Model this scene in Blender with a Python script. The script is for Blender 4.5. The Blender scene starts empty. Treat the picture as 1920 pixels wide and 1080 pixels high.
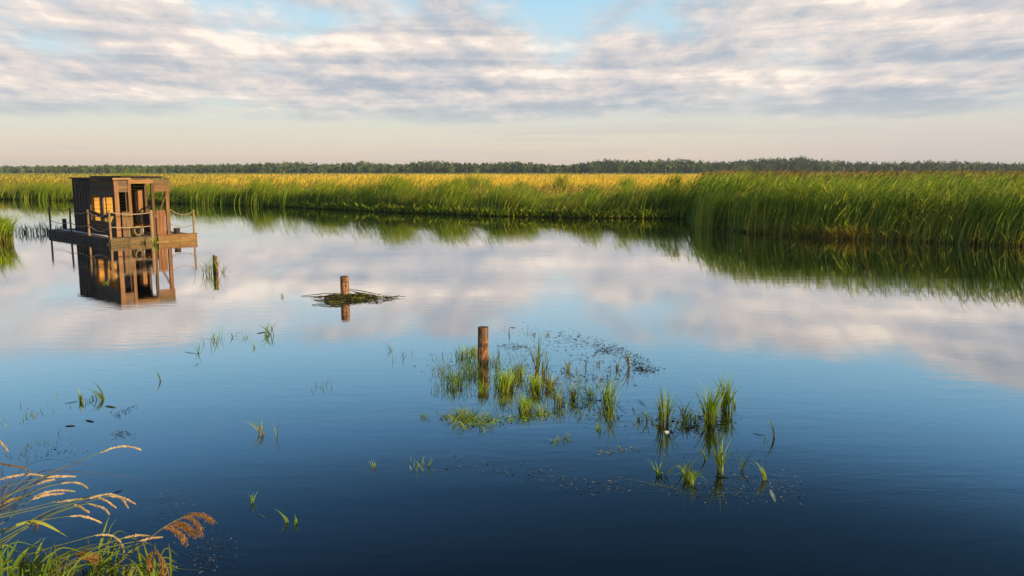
import bpy, math, random
import numpy as np
from mathutils import Vector
R = math.radians
random.seed(11)
rng = np.random.default_rng(11)
sc = bpy.context.scene
col = sc.collection

# ------------------------------------------------------------------ camera
FPX = 1550.0
PITCH = math.atan(220 / FPX)
CC, SS = math.cos(PITCH), math.sin(PITCH)
CAMH = 3.0
cam_d = bpy.data.cameras.new('camera')
cam = bpy.data.objects.new('camera', cam_d)
col.objects.link(cam)
cam.location = (0, 0, CAMH)
cam.rotation_euler = (R(90) - PITCH, 0, 0)
cam_d.sensor_width = 36
cam_d.lens = FPX / 1920 * 36
cam_d.clip_start = 0.1
cam_d.clip_end = 20000
sc.camera = cam

# ------------------------------------------------------------------ light
SUN_EL = 12.0
SUN_AZ = 125.0            # clockwise from +Y, the way the camera looks
sun_d = bpy.data.lights.new('sun', 'SUN')
sun_d.energy = 5.0
sun_d.angle = R(0.6)
sun_d.color = (1.0, 0.76, 0.46)
sun = bpy.data.objects.new('sun', sun_d)
col.objects.link(sun)
sd = Vector((math.sin(R(SUN_AZ)) * math.cos(R(SUN_EL)), math.cos(R(SUN_AZ)) * math.cos(R(SUN_EL)), math.sin(R(SUN_EL))))
sun.rotation_euler = sd.to_track_quat('Z', 'Y').to_euler()
sun.location = (60, -30, 40)

vs = sc.view_settings
vs.view_transform = 'Standard'; vs.look = 'None'; vs.exposure = 0.30; vs.gamma = 1.0; vs.use_curve_mapping = False
sc.render.engine = 'CYCLES'
sc.cycles.max_bounces = 8
sc.cycles.transparent_max_bounces = 8


class NT:
    """small helper that writes node trees as expressions"""
    def __init__(self, nt):
        self.nt = nt; nt.nodes.clear()
    def n(self, typ, **kw):
        nd = self.nt.nodes.new(typ)
        for k, v in kw.items(): setattr(nd, k, v)
        return nd
    def put(self, sock, v):
        if isinstance(v, (int, float)):
            sock.default_value = v
        elif isinstance(v, (tuple, list)):
            sock.default_value = tuple(v) + ((1.0,) if len(sock.default_value) == 4 and len(v) == 3 else ())
        else:
            self.nt.links.new(v, sock)
    def m(self, op, *a, clamp=False):
        nd = self.n('ShaderNodeMath', operation=op, use_clamp=clamp)
        for i, v in enumerate(a): self.put(nd.inputs[i], v)
        return nd.outputs[0]
    def xyz(self, x, y, z=0.0):
        nd = self.n('ShaderNodeCombineXYZ')
        for i, v in enumerate((x, y, z)): self.put(nd.inputs[i], v)
        return nd.outputs[0]
    def noise(self, vec, scale, detail=4, rough=.5, dist=0.0, lac=2.0):
        nd = self.n('ShaderNodeTexNoise')
        self.put(nd.inputs['Vector'], vec); self.put(nd.inputs['Scale'], scale); self.put(nd.inputs['Detail'], detail)
        self.put(nd.inputs['Roughness'], rough); self.put(nd.inputs['Distortion'], dist); self.put(nd.inputs['Lacunarity'], lac)
        return nd.outputs['Fac']
    def ramp(self, fac, stops, interp='LINEAR'):
        nd = self.n('ShaderNodeValToRGB')
        cr = nd.color_ramp; cr.interpolation = interp
        while len(cr.elements) > 1: cr.elements.remove(cr.elements[-1])
        for i, (p, c) in enumerate(stops):
            e = cr.elements[0] if i == 0 else cr.elements.new(p)
            e.position = p
            if isinstance(c, (int, float)): c = (c, c, c)
            e.color = tuple(c) + (1,)
        self.put(nd.inputs[0], fac)
        return nd.outputs[0]
    def mix(self, fac, a, b, blend='MIX'):
        nd = self.n('ShaderNodeMix', data_type='RGBA', blend_type=blend)
        self.put(nd.inputs[0], fac); self.put(nd.inputs[6], a); self.put(nd.inputs[7], b)
        return nd.outputs[2]
    def step(self, v, lo, hi):
        nd = self.n('ShaderNodeMapRange', interpolation_type='SMOOTHSTEP')
        self.put(nd.inputs[0], v); self.put(nd.inputs[1], lo); self.put(nd.inputs[2], hi)
        return nd.outputs[0]


# ------------------------------------------------------------------ sky
world = bpy.data.worlds.new('World')
sc.world = world
world.use_nodes = True
t = NT(world.node_tree)
tc = t.n('ShaderNodeTexCoord')
sep = t.n('ShaderNodeSeparateXYZ')
t.put(sep.inputs[0], tc.outputs['Generated'])
dx, dy, dz = sep.outputs
az = t.m('MULTIPLY', t.m('ARCTAN2', dx, dy), 57.29578)
el = t.m('MULTIPLY', t.m('ARCSINE', dz), 57.29578)
elc = t.m('MAXIMUM', el, 0.0)
SKY = t.n('ShaderNodeTexSky', sky_type='NISHITA')
SKY.sun_disc = False
SKY.sun_elevation = R(SUN_EL); SKY.sun_rotation = R(SUN_AZ)
SKY.altitude = 100; SKY.air_density = 1.0; SKY.dust_density = 1.5; SKY.ozone_density = 2.5
nish = t.mix(1.0, SKY.outputs[0], (0.14, 0.14, 0.14), 'MULTIPLY')
clear = t.ramp(t.m('DIVIDE', elc, 60.0), [
    (0.0, (.86, .70, .56)), (1.5 / 60, (.82, .70, .58)), (3.2 / 60, (.74, .74, .64)), (6 / 60, (.62, .76, .80)),
    (10 / 60, (.50, .73, .86)), (12.5 / 60, (.36, .68, .90)), (15 / 60, (.28, .62, .95)), (18 / 60, (.17, .46, .84)),
    (22 / 60, (.062, .20, .42)), (28 / 60, (.020, .066, .16)), (1.0, (.07, .14, .34))])
clear = t.mix(0.12, clear, nish)
# cooler, greyer air low on the right
rt = t.m('MULTIPLY', t.step(az, 5.0, 32.0), t.m('SUBTRACT', 1.0, t.step(elc, 1.0, 5.0)))
clear = t.mix(t.m('MULTIPLY', rt, .65), clear, (.60, .54, .54))
zz = t.m('MAXIMUM', dz, 0.0)
u = t.m('MULTIPLY', t.m('DIVIDE', dx, t.m('ADD', zz, 0.40)), 2.5)
v = t.m('MULTIPLY', t.m('LOGARITHM', t.m('ADD', zz, 0.045), 2.71828), 1.8)
p = t.xyz(u, v, 3.7)
def shift(vec, d):
    nd = t.n('ShaderNodeVectorMath', operation='ADD'); t.put(nd.inputs[0], vec); nd.inputs[1].default_value = d
    return nd.outputs[0]
big = t.noise(p, 1.0, 3, .5, .3)
puff = t.noise(p, 2.3, 9, .58, .15)
puff_lit = t.noise(shift(p, (.055, .11, .0)), 2.3, 9, .58, .15)
fine = t.noise(shift(p, (5.2, 1.3, .0)), 7.0, 6, .6, .2)
streak = t.noise(t.xyz(t.m('MULTIPLY', az, .045), t.m('MULTIPLY', elc, .85), 9.1), 1.0, 5, .55, .5)
elt = t.m('SUBTRACT', elc, t.m('MULTIPLY', t.m('MULTIPLY', t.m('MAXIMUM', az, -10.0), .035), t.step(elc, 5.0, 10.0)))
cover = t.ramp(t.m('DIVIDE', elt, 20.0), [(0, .0), (2.6 / 20, .0), (3.7 / 20, .60), (5.5 / 20, .78), (8.5 / 20, .74), (9.6 / 20, .70), (11.1 / 20, .52), (12.3 / 20, .0)], 'EASE')
def blob(a0, e0, wa, we, amp):
    a = t.m('DIVIDE', t.m('SUBTRACT', az, a0), wa); e = t.m('DIVIDE', t.m('SUBTRACT', el, e0), we)
    q = t.m('ADD', t.m('MULTIPLY', a, a), t.m('MULTIPLY', e, e))
    return t.m('MULTIPLY', t.m('EXPONENT', t.m('MULTIPLY', q, -1.0)), amp)
for b in [(4.5, 9.9, 7.5, 1.3, -.34), (-12.5, 9.6, 3.2, .8, -.30), (-30, 7.4, 4, .8, -.16), (23, 10.2, 9, 1.2, .10), (-14.5, 8.6, 1.6, .5, -.12),
          (5, 11.8, 6, 1.0, -.1), (-27, 10.3, 6, 1.2, .08), (14, 6.6, 7, .5, -.08)]:
    cover = t.m('ADD', cover, blob(*b))
dens = t.m('ADD', cover, t.m('ADD', t.m('MULTIPLY', t.m('SUBTRACT', big, .5), .9), t.m('MULTIPLY', t.m('SUBTRACT', puff, .5), 1.05)))
alpha = t.step(dens, .26, .72)
relief = t.m('SUBTRACT', puff, puff_lit)
lit = t.m('ADD', t.m('MULTIPLY', relief, 1.6), t.m('MULTIPLY', t.m('SUBTRACT', fine, .5), 1.0))
lit = t.m('ADD', lit, t.m('MULTIPLY', t.m('SUBTRACT', .52, big), 1.1))
lit = t.m('ADD', lit, t.m('MULTIPLY', t.m('SUBTRACT', streak, .5), 1.7))
for b in [(25, 6.9, 9, .45, -.42), (24, 4.0, 16, .55, -.42), (6, 4.4, 10, .6, -.30), (-7, 5.6, 7, .5, -.20), (-28, 3.9, 9, .7, -.16), (-28, 10.3, 6, .7, -.22),
          (12, 9.0, 5, .7, -.14), (25, 10.3, 8, .8, .24), (-22, 5.0, 5, .4, .26), (2, 7.0, 5, .5, .18), (14, 6.0, 6, .5, .26), (-10, 8.1, 7, .6, .20), (-3, 4.6, 4, .3, .2), (24, 5.2, 8, .45, .16)]:
    lit = t.m('ADD', lit, blob(*b))
lit = t.m('ADD', lit, .50)
ccol = t.ramp(lit, [(0.0, (.40, .45, .52)), (.28, (.52, .53, .57)), (.5, (.66, .62, .61)), (.75, (.82, .72, .66)), (1.0, (1.04, .90, .78))])
# the clouds thin out towards their lower edge and take the colour of the air
far_fade = t.step(elc, 2.4, 5.5)
alpha = t.m('MULTIPLY', alpha, t.m('ADD', .45, t.m('MULTIPLY', far_fade, .52)))
skyc = t.mix(alpha, clear, ccol)
# faint bands low over the horizon
wisp = t.m('MULTIPLY', t.step(streak, .52, .72), t.m('MULTIPLY', t.step(elc, .6, 1.6), t.m('SUBTRACT', 1.0, t.step(elc, 3.2, 4.4))))
skyc = t.mix(t.m('MULTIPLY', wisp, .45), skyc, (.58, .55, .55))
# deeper blue high up towards the right
rb = t.m('MULTIPLY', t.step(elc, 15.0, 24.0), t.step(az, -22.0, 22.0))
skyc = t.mix(t.m('MULTIPLY', rb, .62), skyc, (.020, .062, .12))
below = t.step(el, -2.0, 0.0)
skyc = t.mix(below, (.10, .11, .10), skyc)
bg = t.n('ShaderNodeBackground')
skyx = t.mix(1.0, skyc, (8.8, 8.8, 8.8), 'MULTIPLY')
t.put(bg.inputs[0], skyx); bg.inputs[1].default_value = 0.1
wo = t.n('ShaderNodeOutputWorld')
t.put(wo.inputs[0], bg.outputs[0])


# ------------------------------------------------------------------ helpers
def tag(o, label=None, cat=None, group=None, kind=None):
    if label: o['label'] = label
    if cat: o['category'] = cat
    if group: o['group'] = group
    if kind: o['kind'] = kind
    return o

def empty(name, loc, rz, label, cat, group=None):
    o = bpy.data.objects.new(name, None); col.objects.link(o)
    o.location = loc; o.rotation_euler = (0, 0, rz)
    o.empty_display_size = .2
    return tag(o, label, cat, group)

def G(px, py, z=0.0):
    """ground point seen at that place of the photograph"""
    yc = (540 - py) / FPX
    dz = -SS + yc * CC
    k = (z - CAMH) / dz
    return np.array([(px - 960) / FPX * k, (CC + yc * SS) * k, z])

def at(px, py, Y):
    yc = (540 - py) / FPX
    k = Y / (CC + yc * SS)
    return np.array([(px - 960) / FPX * k, Y, CAMH + (-SS + yc * CC) * k])

def mesh_obj(name, V, F, C, m, parent=None, smooth=False, loc=(0, 0, 0)):
    V = np.asarray(V, dtype=np.float32).reshape(-1, 3); F = np.asarray(F, dtype=np.int32)
    me = bpy.data.meshes.new(name)
    k = F.shape[1]
    me.vertices.add(len(V)); me.vertices.foreach_set('co', V.ravel())
    me.loops.add(F.size); me.loops.foreach_set('vertex_index', F.ravel())
    me.polygons.add(len(F)); me.polygons.foreach_set('loop_start', np.arange(0, F.size, k, dtype=np.int32))
    me.polygons.foreach_set('loop_total', np.full(len(F), k, dtype=np.int32))
    if smooth: me.polygons.foreach_set('use_smooth', np.ones(len(F), dtype=bool))
    if C is not None:
        C = np.asarray(C, dtype=np.float32).reshape(-1, 3)
        at_ = me.color_attributes.new('Col', 'FLOAT_COLOR', 'POINT')
        at_.data.foreach_set('color', np.hstack([C, np.ones((len(C), 1), np.float32)]).ravel())
    me.update(calc_edges=True)
    me.materials.append(m)
    o = bpy.data.objects.new(name, me); col.objects.link(o)
    o.location = loc
    if parent is not None: o.parent = parent
    return o

class MB:
    """collects polygons and links them as ONE mesh object"""
    def __init__(s): s.v = []; s.f = []; s.c = []
    def add(s, vs, fs, c=(1, 1, 1)):
        b = len(s.v); s.v += [tuple(q) for q in vs]; s.f += [tuple(i + b for i in f) for f in fs]; s.c += [c] * len(vs)
        return s
    def box(s, x0, x1, y0, y1, z0, z1, c=(1, 1, 1), j=0.0):
        c = tuple(max(0, q * (1 + (random.random() - .5) * j)) for q in c)
        vs = [(x, y, z) for x in (x0, x1) for y in (y0, y1) for z in (z0, z1)]
        return s.add(vs, [(0, 1, 3, 2), (4, 6, 7, 5), (0, 4, 5, 1), (2, 3, 7, 6), (0, 2, 6, 4), (1, 5, 7, 3)], c)
    def beam(s, a, b, w, h, c=(1, 1, 1), j=0.0, up=(0, 0, 1)):
        c = tuple(max(0, q * (1 + (random.random() - .5) * j)) for q in c)
        a = Vector(a); b = Vector(b); d = (b - a).normalized(); up = Vector(up)
        if abs(d.dot(up)) > .95: up = Vector((0, 1, 0))
        r = d.cross(up).normalized(); q = r.cross(d).normalized()
        vs = [e + r * (w / 2 * i) + q * (h / 2 * k) for e in (a, b) for i, k in ((-1, -1), (1, -1), (1, 1), (-1, 1))]
        return s.add(vs, [(3, 2, 1, 0), (4, 5, 6, 7), (0, 1, 5, 4), (1, 2, 6, 5), (2, 3, 7, 6), (3, 0, 4, 7)], c)
    def tube(s, pts, rad, n=8, c=(1, 1, 1), cap=True, wob=0.0):
        pts = [Vector(q) for q in pts]; N = len(pts)
        rads = rad if isinstance(rad, (list, tuple)) else [rad] * N
        vs = []; ref = None
        for i, q in enumerate(pts):
            d = (pts[min(i + 1, N - 1)] - pts[max(i - 1, 0)]).normalized()
            if ref is None: ref = d.orthogonal().normalized()
            ref = (ref - d * ref.dot(d)).normalized(); b = d.cross(ref)
            for k in range(n):
                a = 2 * math.pi * k / n
                rr = rads[i] * (1 + wob * (math.sin(3.1 * k + 1.7) * .6 + (random.random() - .5) * .5))
                vs.append(q + ref * (math.cos(a) * rr) + b * (math.sin(a) * rr))
        fs = [(i * n + k, i * n + (k + 1) % n, (i + 1) * n + (k + 1) % n, (i + 1) * n + k) for i in range(N - 1) for k in range(n)]
        if cap: fs += [tuple(range(n))[::-1], tuple((N - 1) * n + k for k in range(n))]
        return s.add(vs, fs, c)
    def build(s, name, m, parent=None, bevel=0.0, smooth=False, loc=(0, 0, 0)):
        me = bpy.data.meshes.new(name)
        me.from_pydata(s.v, [], s.f)
        a = me.color_attributes.new('Col', 'FLOAT_COLOR', 'POINT')
        a.data.foreach_set('color', [q for c in s.c for q in (c[0], c[1], c[2], 1.0)])
        if smooth: me.polygons.foreach_set('use_smooth', [True] * len(me.polygons))
        me.update(); me.materials.append(m)
        o = bpy.data.objects.new(name, me); col.objects.link(o); o.location = loc
        if parent is not None: o.parent = parent
        if bevel:
            bv = o.modifiers.new('bevel', 'BEVEL'); bv.width = bevel; bv.segments = 2; bv.limit_method = 'ANGLE'
        return o


# ------------------------------------------------------------------ materials
def new_mat(name):
    m = bpy.data.materials.new(name); m.use_nodes = True
    return m, NT(m.node_tree)

def out(t, sh, disp=None):
    o = t.n('ShaderNodeOutputMaterial'); t.put(o.inputs[0], sh)
    return o

def bsdf(t, color, rough=.6, spec=.3, normal=None):
    b = t.n('ShaderNodeBsdfPrincipled')
    t.put(b.inputs['Base Color'], color); t.put(b.inputs['Roughness'], rough); t.put(b.inputs['Specular IOR Level'], spec)
    if normal is not None: t.put(b.inputs['Normal'], normal)
    return b.outputs[0]

def attr(t):
    a = t.n('ShaderNodeAttribute'); a.attribute_name = 'Col'
    return a.outputs['Color']

def bump(t, h, strength, dist):
    b = t.n('ShaderNodeBump'); t.put(b.inputs['Height'], h); b.inputs['Strength'].default_value = strength; b.inputs['Distance'].default_value = dist
    return b.outputs[0]

def foliage_mat(name, trans=.42, rough=.5, spec=.25):
    m, t = new_mat(name)
    c = attr(t)
    g = t.n('ShaderNodeNewGeometry')
    nz = t.noise(g.outputs['Position'], 9.0, 3, .6)
    c = t.mix(1.0, c, t.ramp(nz, [(.3, .72), (.7, 1.28)]), 'MULTIPLY')
    n3 = t.noise(g.outputs['Position'], .7, 4, .6, .5)
    c = t.mix(1.0, c, t.ramp(n3, [(.32, (.62, .80, .8)), (.5, (1, 1, 1)), (.68, (1.45, 1.18, 1.0))]), 'MULTIPLY')
    tr = t.n('ShaderNodeBsdfTranslucent'); t.put(tr.inputs[0], t.mix(1.0, c, (1.25, 1.2, .6), 'MULTIPLY'))
    mx = t.n('ShaderNodeMixShader'); mx.inputs[0].default_value = trans
    t.put(mx.inputs[1], bsdf(t, c, rough, spec)); t.put(mx.inputs[2], tr.outputs[0])
    out(t, mx.outputs[0])
    return m
M_FOL = foliage_mat('grass_leaf')
M_FAR = foliage_mat('far_leaf', .2, .8, .1)
M_DRY = foliage_mat('dry_grass', .3, .7, .15)

def wood_mat(name, grain=(3, 3, 60), rough=.7, bs=.5, spec=.25, contrast=.8):
    m, t = new_mat(name)
    tc = t.n('ShaderNodeTexCoord')
    mp = t.n('ShaderNodeMapping'); t.put(mp.inputs[0], tc.outputs['Object']); mp.inputs['Scale'].default_value = grain
    g = t.noise(mp.outputs[0], 1.0, 6, .65, .6)
    st = t.noise(tc.outputs['Object'], 2.3, 5, .6, .2)
    c = t.mix(1.0, attr(t), t.ramp(g, [(.25, 1 - contrast), (.75, 1 + contrast * .7)]), 'MULTIPLY')
    c = t.mix(t.step(st, .52, .75), c, t.mix(1.0, c, (.52, .50, .50), 'MULTIPLY'))
    out(t, bsdf(t, c, rough, spec, bump(t, g, bs, .01)))
    return m
W_HX = wood_mat('wood_board', (1.5, 1.5, 45))
W_V = wood_mat('wood_upright', (30, 30, 1.5))
W_DECK = wood_mat('wood_deck', (1.5, 30, 30))
W_LOG = wood_mat('wood_log', (30, 1.5, 30), contrast=.7, bs=.8, spec=.08)

def plain(name, c, rough=.6, spec=.3, var=.3, sc_=14, metal=0.0):
    m, t = new_mat(name)
    tc = t.n('ShaderNodeTexCoord')
    n = t.noise(tc.outputs['Object'], sc_, 5, .6)
    cc = t.mix(1.0, c, t.ramp(n, [(.3, 1 - var), (.7, 1 + var)]), 'MULTIPLY')
    b = t.n('ShaderNodeBsdfPrincipled')
    t.put(b.inputs['Base Color'], cc); b.inputs['Roughness'].default_value = rough; b.inputs['Specular IOR Level'].default_value = spec; b.inputs['Metallic'].default_value = metal
    t.put(b.inputs['Normal'], bump(t, n, .3, .01))
    out(t, b.outputs[0])
    return m

# post wood: bark ridges, knots and a wet dark foot (the wet line is a stain up to 6 cm over the water)
def post_mat():
    m, t = new_mat('post_wood')
    g = t.n('ShaderNodeNewGeometry')
    mp = t.n('ShaderNodeMapping'); t.put(mp.inputs[0], g.outputs['Position']); mp.inputs['Scale'].default_value = (28, 28, 5)
    n = t.noise(mp.outputs[0], 1.0, 6, .7, .8)
    n2 = t.noise(g.outputs['Position'], 9.0, 4, .6, .5)
    c = t.mix(1.0, attr(t), t.ramp(n, [(.32, .22), (.66, 1.7)]), 'MULTIPLY')
    c = t.mix(t.step(n2, .48, .62), c, t.mix(1.0, c, (.35, .33, .33), 'MULTIPLY'))
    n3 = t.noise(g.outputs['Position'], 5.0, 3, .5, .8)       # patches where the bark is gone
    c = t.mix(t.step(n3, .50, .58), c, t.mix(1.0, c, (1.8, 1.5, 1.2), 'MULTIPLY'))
    s = t.n('ShaderNodeSeparateXYZ'); t.put(s.inputs[0], g.outputs['Position'])
    wet = t.m('SUBTRACT', 1.0, t.step(t.m('ADD', s.outputs[2], t.m('MULTIPLY', n2, .14)), .08, .20))
    c = t.mix(t.m('MULTIPLY', wet, .75), c, (.02, .018, .012))
    out(t, bsdf(t, c, .75, .2, bump(t, n, .8, .02)))
    return m
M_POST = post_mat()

# ------------------------------------------------------------------ water
m_w, t = new_mat('river_water')
g = t.n('ShaderNodeNewGeometry')
pos = g.outputs['Position']
def mapped(scale):
    mp = t.n('ShaderNodeMapping'); t.put(mp.inputs[0], pos); mp.inputs['Scale'].default_value = scale
    return mp.outputs[0]
r1 = t.noise(mapped((1.1, 3.2, 1)), 1.3, 4, .55, .4)
r2 = t.noise(mapped((.55, .9, 1)), .35, 2, .5, .3)
patch = t.step(t.noise(mapped((.05, .12, 1)), 1.0, 3, .6, .6), .40, .66)
r3 = t.noise(mapped((2.0, 6.5, 1)), 2.6, 3, .5, .3)
h = t.m('ADD', t.m('MULTIPLY', r1, t.m('ADD', .25, t.m('MULTIPLY', patch, .9))), t.m('MULTIPLY', r2, 1.2))
h = t.m('ADD', h, t.m('MULTIPLY', t.m('MULTIPLY', r3, patch), .28))
nrm = bump(t, h, .05, .035)
lw = t.n('ShaderNodeLayerWeight'); lw.inputs[0].default_value = .5; t.put(lw.inputs['Normal'], nrm)
refl = t.ramp(lw.outputs['Facing'], [(0, .03), (.45, .09), (.56, .15), (.66, .27), (.73, .42), (.79, .62), (.84, .76), (.89, .84), (1.0, .90)])
gl = t.n('ShaderNodeBsdfGlossy'); gl.inputs['Roughness'].default_value = .015; t.put(gl.inputs['Normal'], nrm); gl.inputs['Color'].default_value = (1, 1, 1, 1)
df = t.n('ShaderNodeBsdfDiffuse'); df.inputs[0].default_value = (.003, .006, .009, 1)
mx = t.n('ShaderNodeMixShader'); t.put(mx.inputs[0], refl); t.put(mx.inputs[1], df.outputs[0]); t.put(mx.inputs[2], gl.outputs[0])
out(t, mx.outputs[0])
w = MB(); w.add([(-1000, -380, 0), (1000, -380, 0), (1000, 400, 0), (-1000, 400, 0)], [(0, 1, 2, 3)])
water = tag(w.build('water', m_w), kind='structure')

# ------------------------------------------------------------------ shore and ground
shore_px = [(-900, 356), (-400, 365), (0, 373), (130, 376), (400, 383), (560, 389), (700, 396), (900, 404), (1100, 408), (1240, 409)]
SH = [G(*q)[:2] for q in shore_px]
SH += [np.array([10.9, 52.3]), np.array([11.05, 44.2])]
SH += [G(*q)[:2] for q in [(1400, 437), (1550, 446), (1700, 452), (1920, 462)]]
SH += [np.array([32.0, 29.0]), np.array([60.0, 24.0]), np.array([400.0, 18.0])]
SH = [np.array([-700.0, 170.0])] + SH
SHX = np.array([q[0] for q in SH]); SHY = np.array([q[1] for q in SH])
def shore(x): return np.interp(x, SHX, SHY)

m_g, t = new_mat('meadow_ground')
g = t.n('ShaderNodeNewGeometry')
s = t.n('ShaderNodeSeparateXYZ'); t.put(s.inputs[0], g.outputs['Position'])
mp = t.n('ShaderNodeMapping'); t.put(mp.inputs[0], g.outputs['Position']); mp.inputs['Scale'].default_value = (.012, .05, 1)
n1 = t.noise(mp.outputs[0], 1.0, 5, .6, .4)
n2 = t.noise(g.outputs['Position'], 1.5, 4, .6)
gold = t.ramp(n1, [(.3, (.50, .40, .04)), (.5, (.70, .48, .055)), (.7, (.76, .50, .06))])
green = t.ramp(n2, [(.3, (.06, .10, .02)), (.7, (.12, .17, .03))])
isgold = t.m('MULTIPLY', t.step(s.outputs[1], 62, 100), t.m('SUBTRACT', 1.0, t.step(s.outputs[1], 470, 520)))
c = t.mix(isgold, green, gold)
out(t, bsdf(t, c, .9, .1))
xs = np.unique(np.concatenate([SHX, np.linspace(-60, 60, 61)]))
V = []
offs = [(-14, -1.2), (0, -.25), (.8, .12), (3, .28), (12, .32), (60, .35), (200, .4), (700, .5), (1350, .6)]
for x in xs:
    y0 = float(shore(x))
    for o_, z in offs: V.append((x * (1 if o_ < 300 else 1 + o_ / 900), y0 + o_, z))
k = len(offs)
F = [(i * k + j, (i + 1) * k + j, (i + 1) * k + j + 1, i * k + j + 1) for i in range(len(xs) - 1) for j in range(k - 1)]
tag(mesh_obj('ground', V, F, None, m_g, smooth=True), kind='structure')
# the near bank below the camera and the river bed
m_b, t = new_mat('bank_soil')
g = t.n('ShaderNodeNewGeometry')
n = t.noise(g.outputs['Position'], 6, 6, .65)
out(t, bsdf(t, t.ramp(n, [(.3, (.02, .017, .01)), (.7, (.07, .06, .025))]), .9, .1, bump(t, n, .6, .05)))
V = []; ex = [(-400, 1.0), (-60, 3.0), (-12, 5.6), (-6, 5.1), (-3.9, 4.9), (-2.9, 4.75), (-2.1, 4.5), (-1.2, 3.9), (0, 2.9), (3, 1.8), (12, .5), (60, -2), (400, -8)]
for x, y in ex:
    for o_, z in [(.9, -1.1), (0, -.05), (-.7, .18), (-2.0, .5), (-60, 1.2)]: V.append((x, y + o_, z))
F = [(i * 5 + j, i * 5 + j + 1, (i + 1) * 5 + j + 1, (i + 1) * 5 + j) for i in range(len(ex) - 1) for j in range(4)]
tag(mesh_obj('river_bank', V, F, None, m_b, smooth=True), kind='structure')


# ------------------------------------------------------------------ blades of grass
def blades(x, y, z, h, w, az, lean, droop, c0, c1, seg=4, p=1.7, tipw=.06, bend=1.0):
    n = len(x)
    A = lambda q: np.broadcast_to(np.asarray(q, dtype=float), (n,))
    x, y, z, h, w, az, lean, droop = map(A, (x, y, z, h, w, az, lean, droop))
    T = np.linspace(0, 1, seg + 1)[None, :]
    hor = lean[:, None] * h[:, None] * T ** p
    zz = z[:, None] + h[:, None] * (T - droop[:, None] * T ** 3)
    cx = x[:, None] + hor * np.cos(az)[:, None]; cy = y[:, None] + hor * np.sin(az)[:, None]
    ph = rng.uniform(-1.5, 1.5, n)
    ww = w[:, None] * np.maximum(tipw, (1 - T ** 1.8) * (.55 + 1.1 * T * (1 - T) * 2)) / 2
    sx = np.cos(ph)[:, None] * ww; sy = np.sin(ph)[:, None] * ww
    L = np.stack([cx - sx, cy - sy, zz], -1); Rr = np.stack([cx + sx, cy + sy, zz], -1)
    V = np.stack([L, Rr], 2)                        # n, seg+1, 2, 3
    c0 = np.broadcast_to(np.asarray(c0, dtype=float), (n, 3)); c1 = np.broadcast_to(np.asarray(c1, dtype=float), (n, 3))
    Cc = c0[:, None, None, :] * (1 - T[:, :, None, None]) + c1[:, None, None, :] * T[:, :, None, None]
    Cc = np.broadcast_to(Cc, V.shape)
    b = (np.arange(n) * (seg + 1) * 2)[:, None] + (np.arange(seg) * 2)[None, :]
    F = np.stack([b, b + 1, b + 3, b + 2], -1).reshape(-1, 4)
    return V.reshape(-1, 3), F, Cc.reshape(-1, 3)

def join(parts):
    Vs, Fs, Cs = [], [], []; k = 0
    for V, F, C in parts:
        Vs.append(V); Fs.append(F + k); Cs.append(C); k += len(V)
    return np.concatenate(Vs), np.concatenate(Fs), np.concatenate(Cs)

def pick(n, cols, wts=None, j=.18):
    c = np.array(cols)[rng.choice(len(cols), n, p=wts)]
    return np.clip(c * (1 + rng.uniform(-j, j, (n, 1))) * (1 + rng.uniform(-.06, .06, (n, 3))), 0, 1)

def clump_noise(x, s, seed):
    r = np.random.default_rng(seed); k = r.uniform(.5, 1.6, 6) / s; ph = r.uniform(0, 6.28, 6)
    return sum(np.sin(x * k[i] + ph[i]) for i in range(6)) / 6

U = rng.uniform
GR = [(.18, .29, .015), (.27, .41, .022), (.44, .52, .035), (.12, .20, .016)]
YG = [(.32, .38, .04), (.40, .38, .06), (.20, .32, .03)]
BR = [(.28, .16, .06), (.20, .11, .045), (.36, .25, .09)]
GOLD = [(.82, .56, .05), (.88, .60, .06), (.70, .56, .06), (.50, .33, .07)]

# right hand reed bed
parts = []
n = 5000                                               # front rows, blades from the foot
X = U(11.0, 44, n); D = U(0, 1, n) ** 1.3 * 5.0 + .25; Y = shore(X) + D
hh = (1.35 + 1.45 * U(0, 1, n) ** .8) * (1 + .07 * clump_noise(X, .8, 3)) * np.where(D < .3, .72, 1)
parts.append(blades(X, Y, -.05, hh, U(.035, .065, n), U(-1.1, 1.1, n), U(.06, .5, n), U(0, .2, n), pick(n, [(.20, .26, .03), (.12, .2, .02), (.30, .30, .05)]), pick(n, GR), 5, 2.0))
n = 10000                                              # leaves leaving the stalks, blown to the right
X = U(11.0, 44, n); D = U(0, 1, n) ** 1.3 * 7.0 - .2; Y = shore(X) + D
parts.append(blades(X, Y, U(.7, 2.35, n) * np.where(D < .5, .75, 1), U(.45, .8, n), U(.03, .055, n), U(-.5, .5, n), U(.4, 1.1, n), U(.05, .5, n), pick(n, GR), pick(n, GR + YG), 4, 1.5))
n = 20000                                              # the top of the bed seen over the front rows
PX = np.maximum(U(1305, 1990, n), rng.normal(1335, 22, n)); Y = 42 + U(0, 1, n) ** 1.5 * 95; X = (PX - 960) / FPX * Y * CC
zt = 2.40 + .62 * clump_noise(X, 1.6, 5) + rng.normal(0, .10, n) - (Y > 70) * .10
parts.append(blades(X, np.maximum(Y, shore(X) + 2), zt - U(.1, .75, n), U(.4, .75, n), U(.04, .065, n) * Y / 50, U(-.4, .4, n), U(.35, 1.0, n), U(.05, .45, n), pick(n, GR), pick(n, GR + YG), 3, 1.5))
n = 3600                                               # brown plumes
PX = np.maximum(U(1305, 1990, n), rng.normal(1335, 22, n)); Y = 44 + U(0, 1, n) ** 1.2 * 80; X = (PX - 960) / FPX * Y * CC
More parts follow.
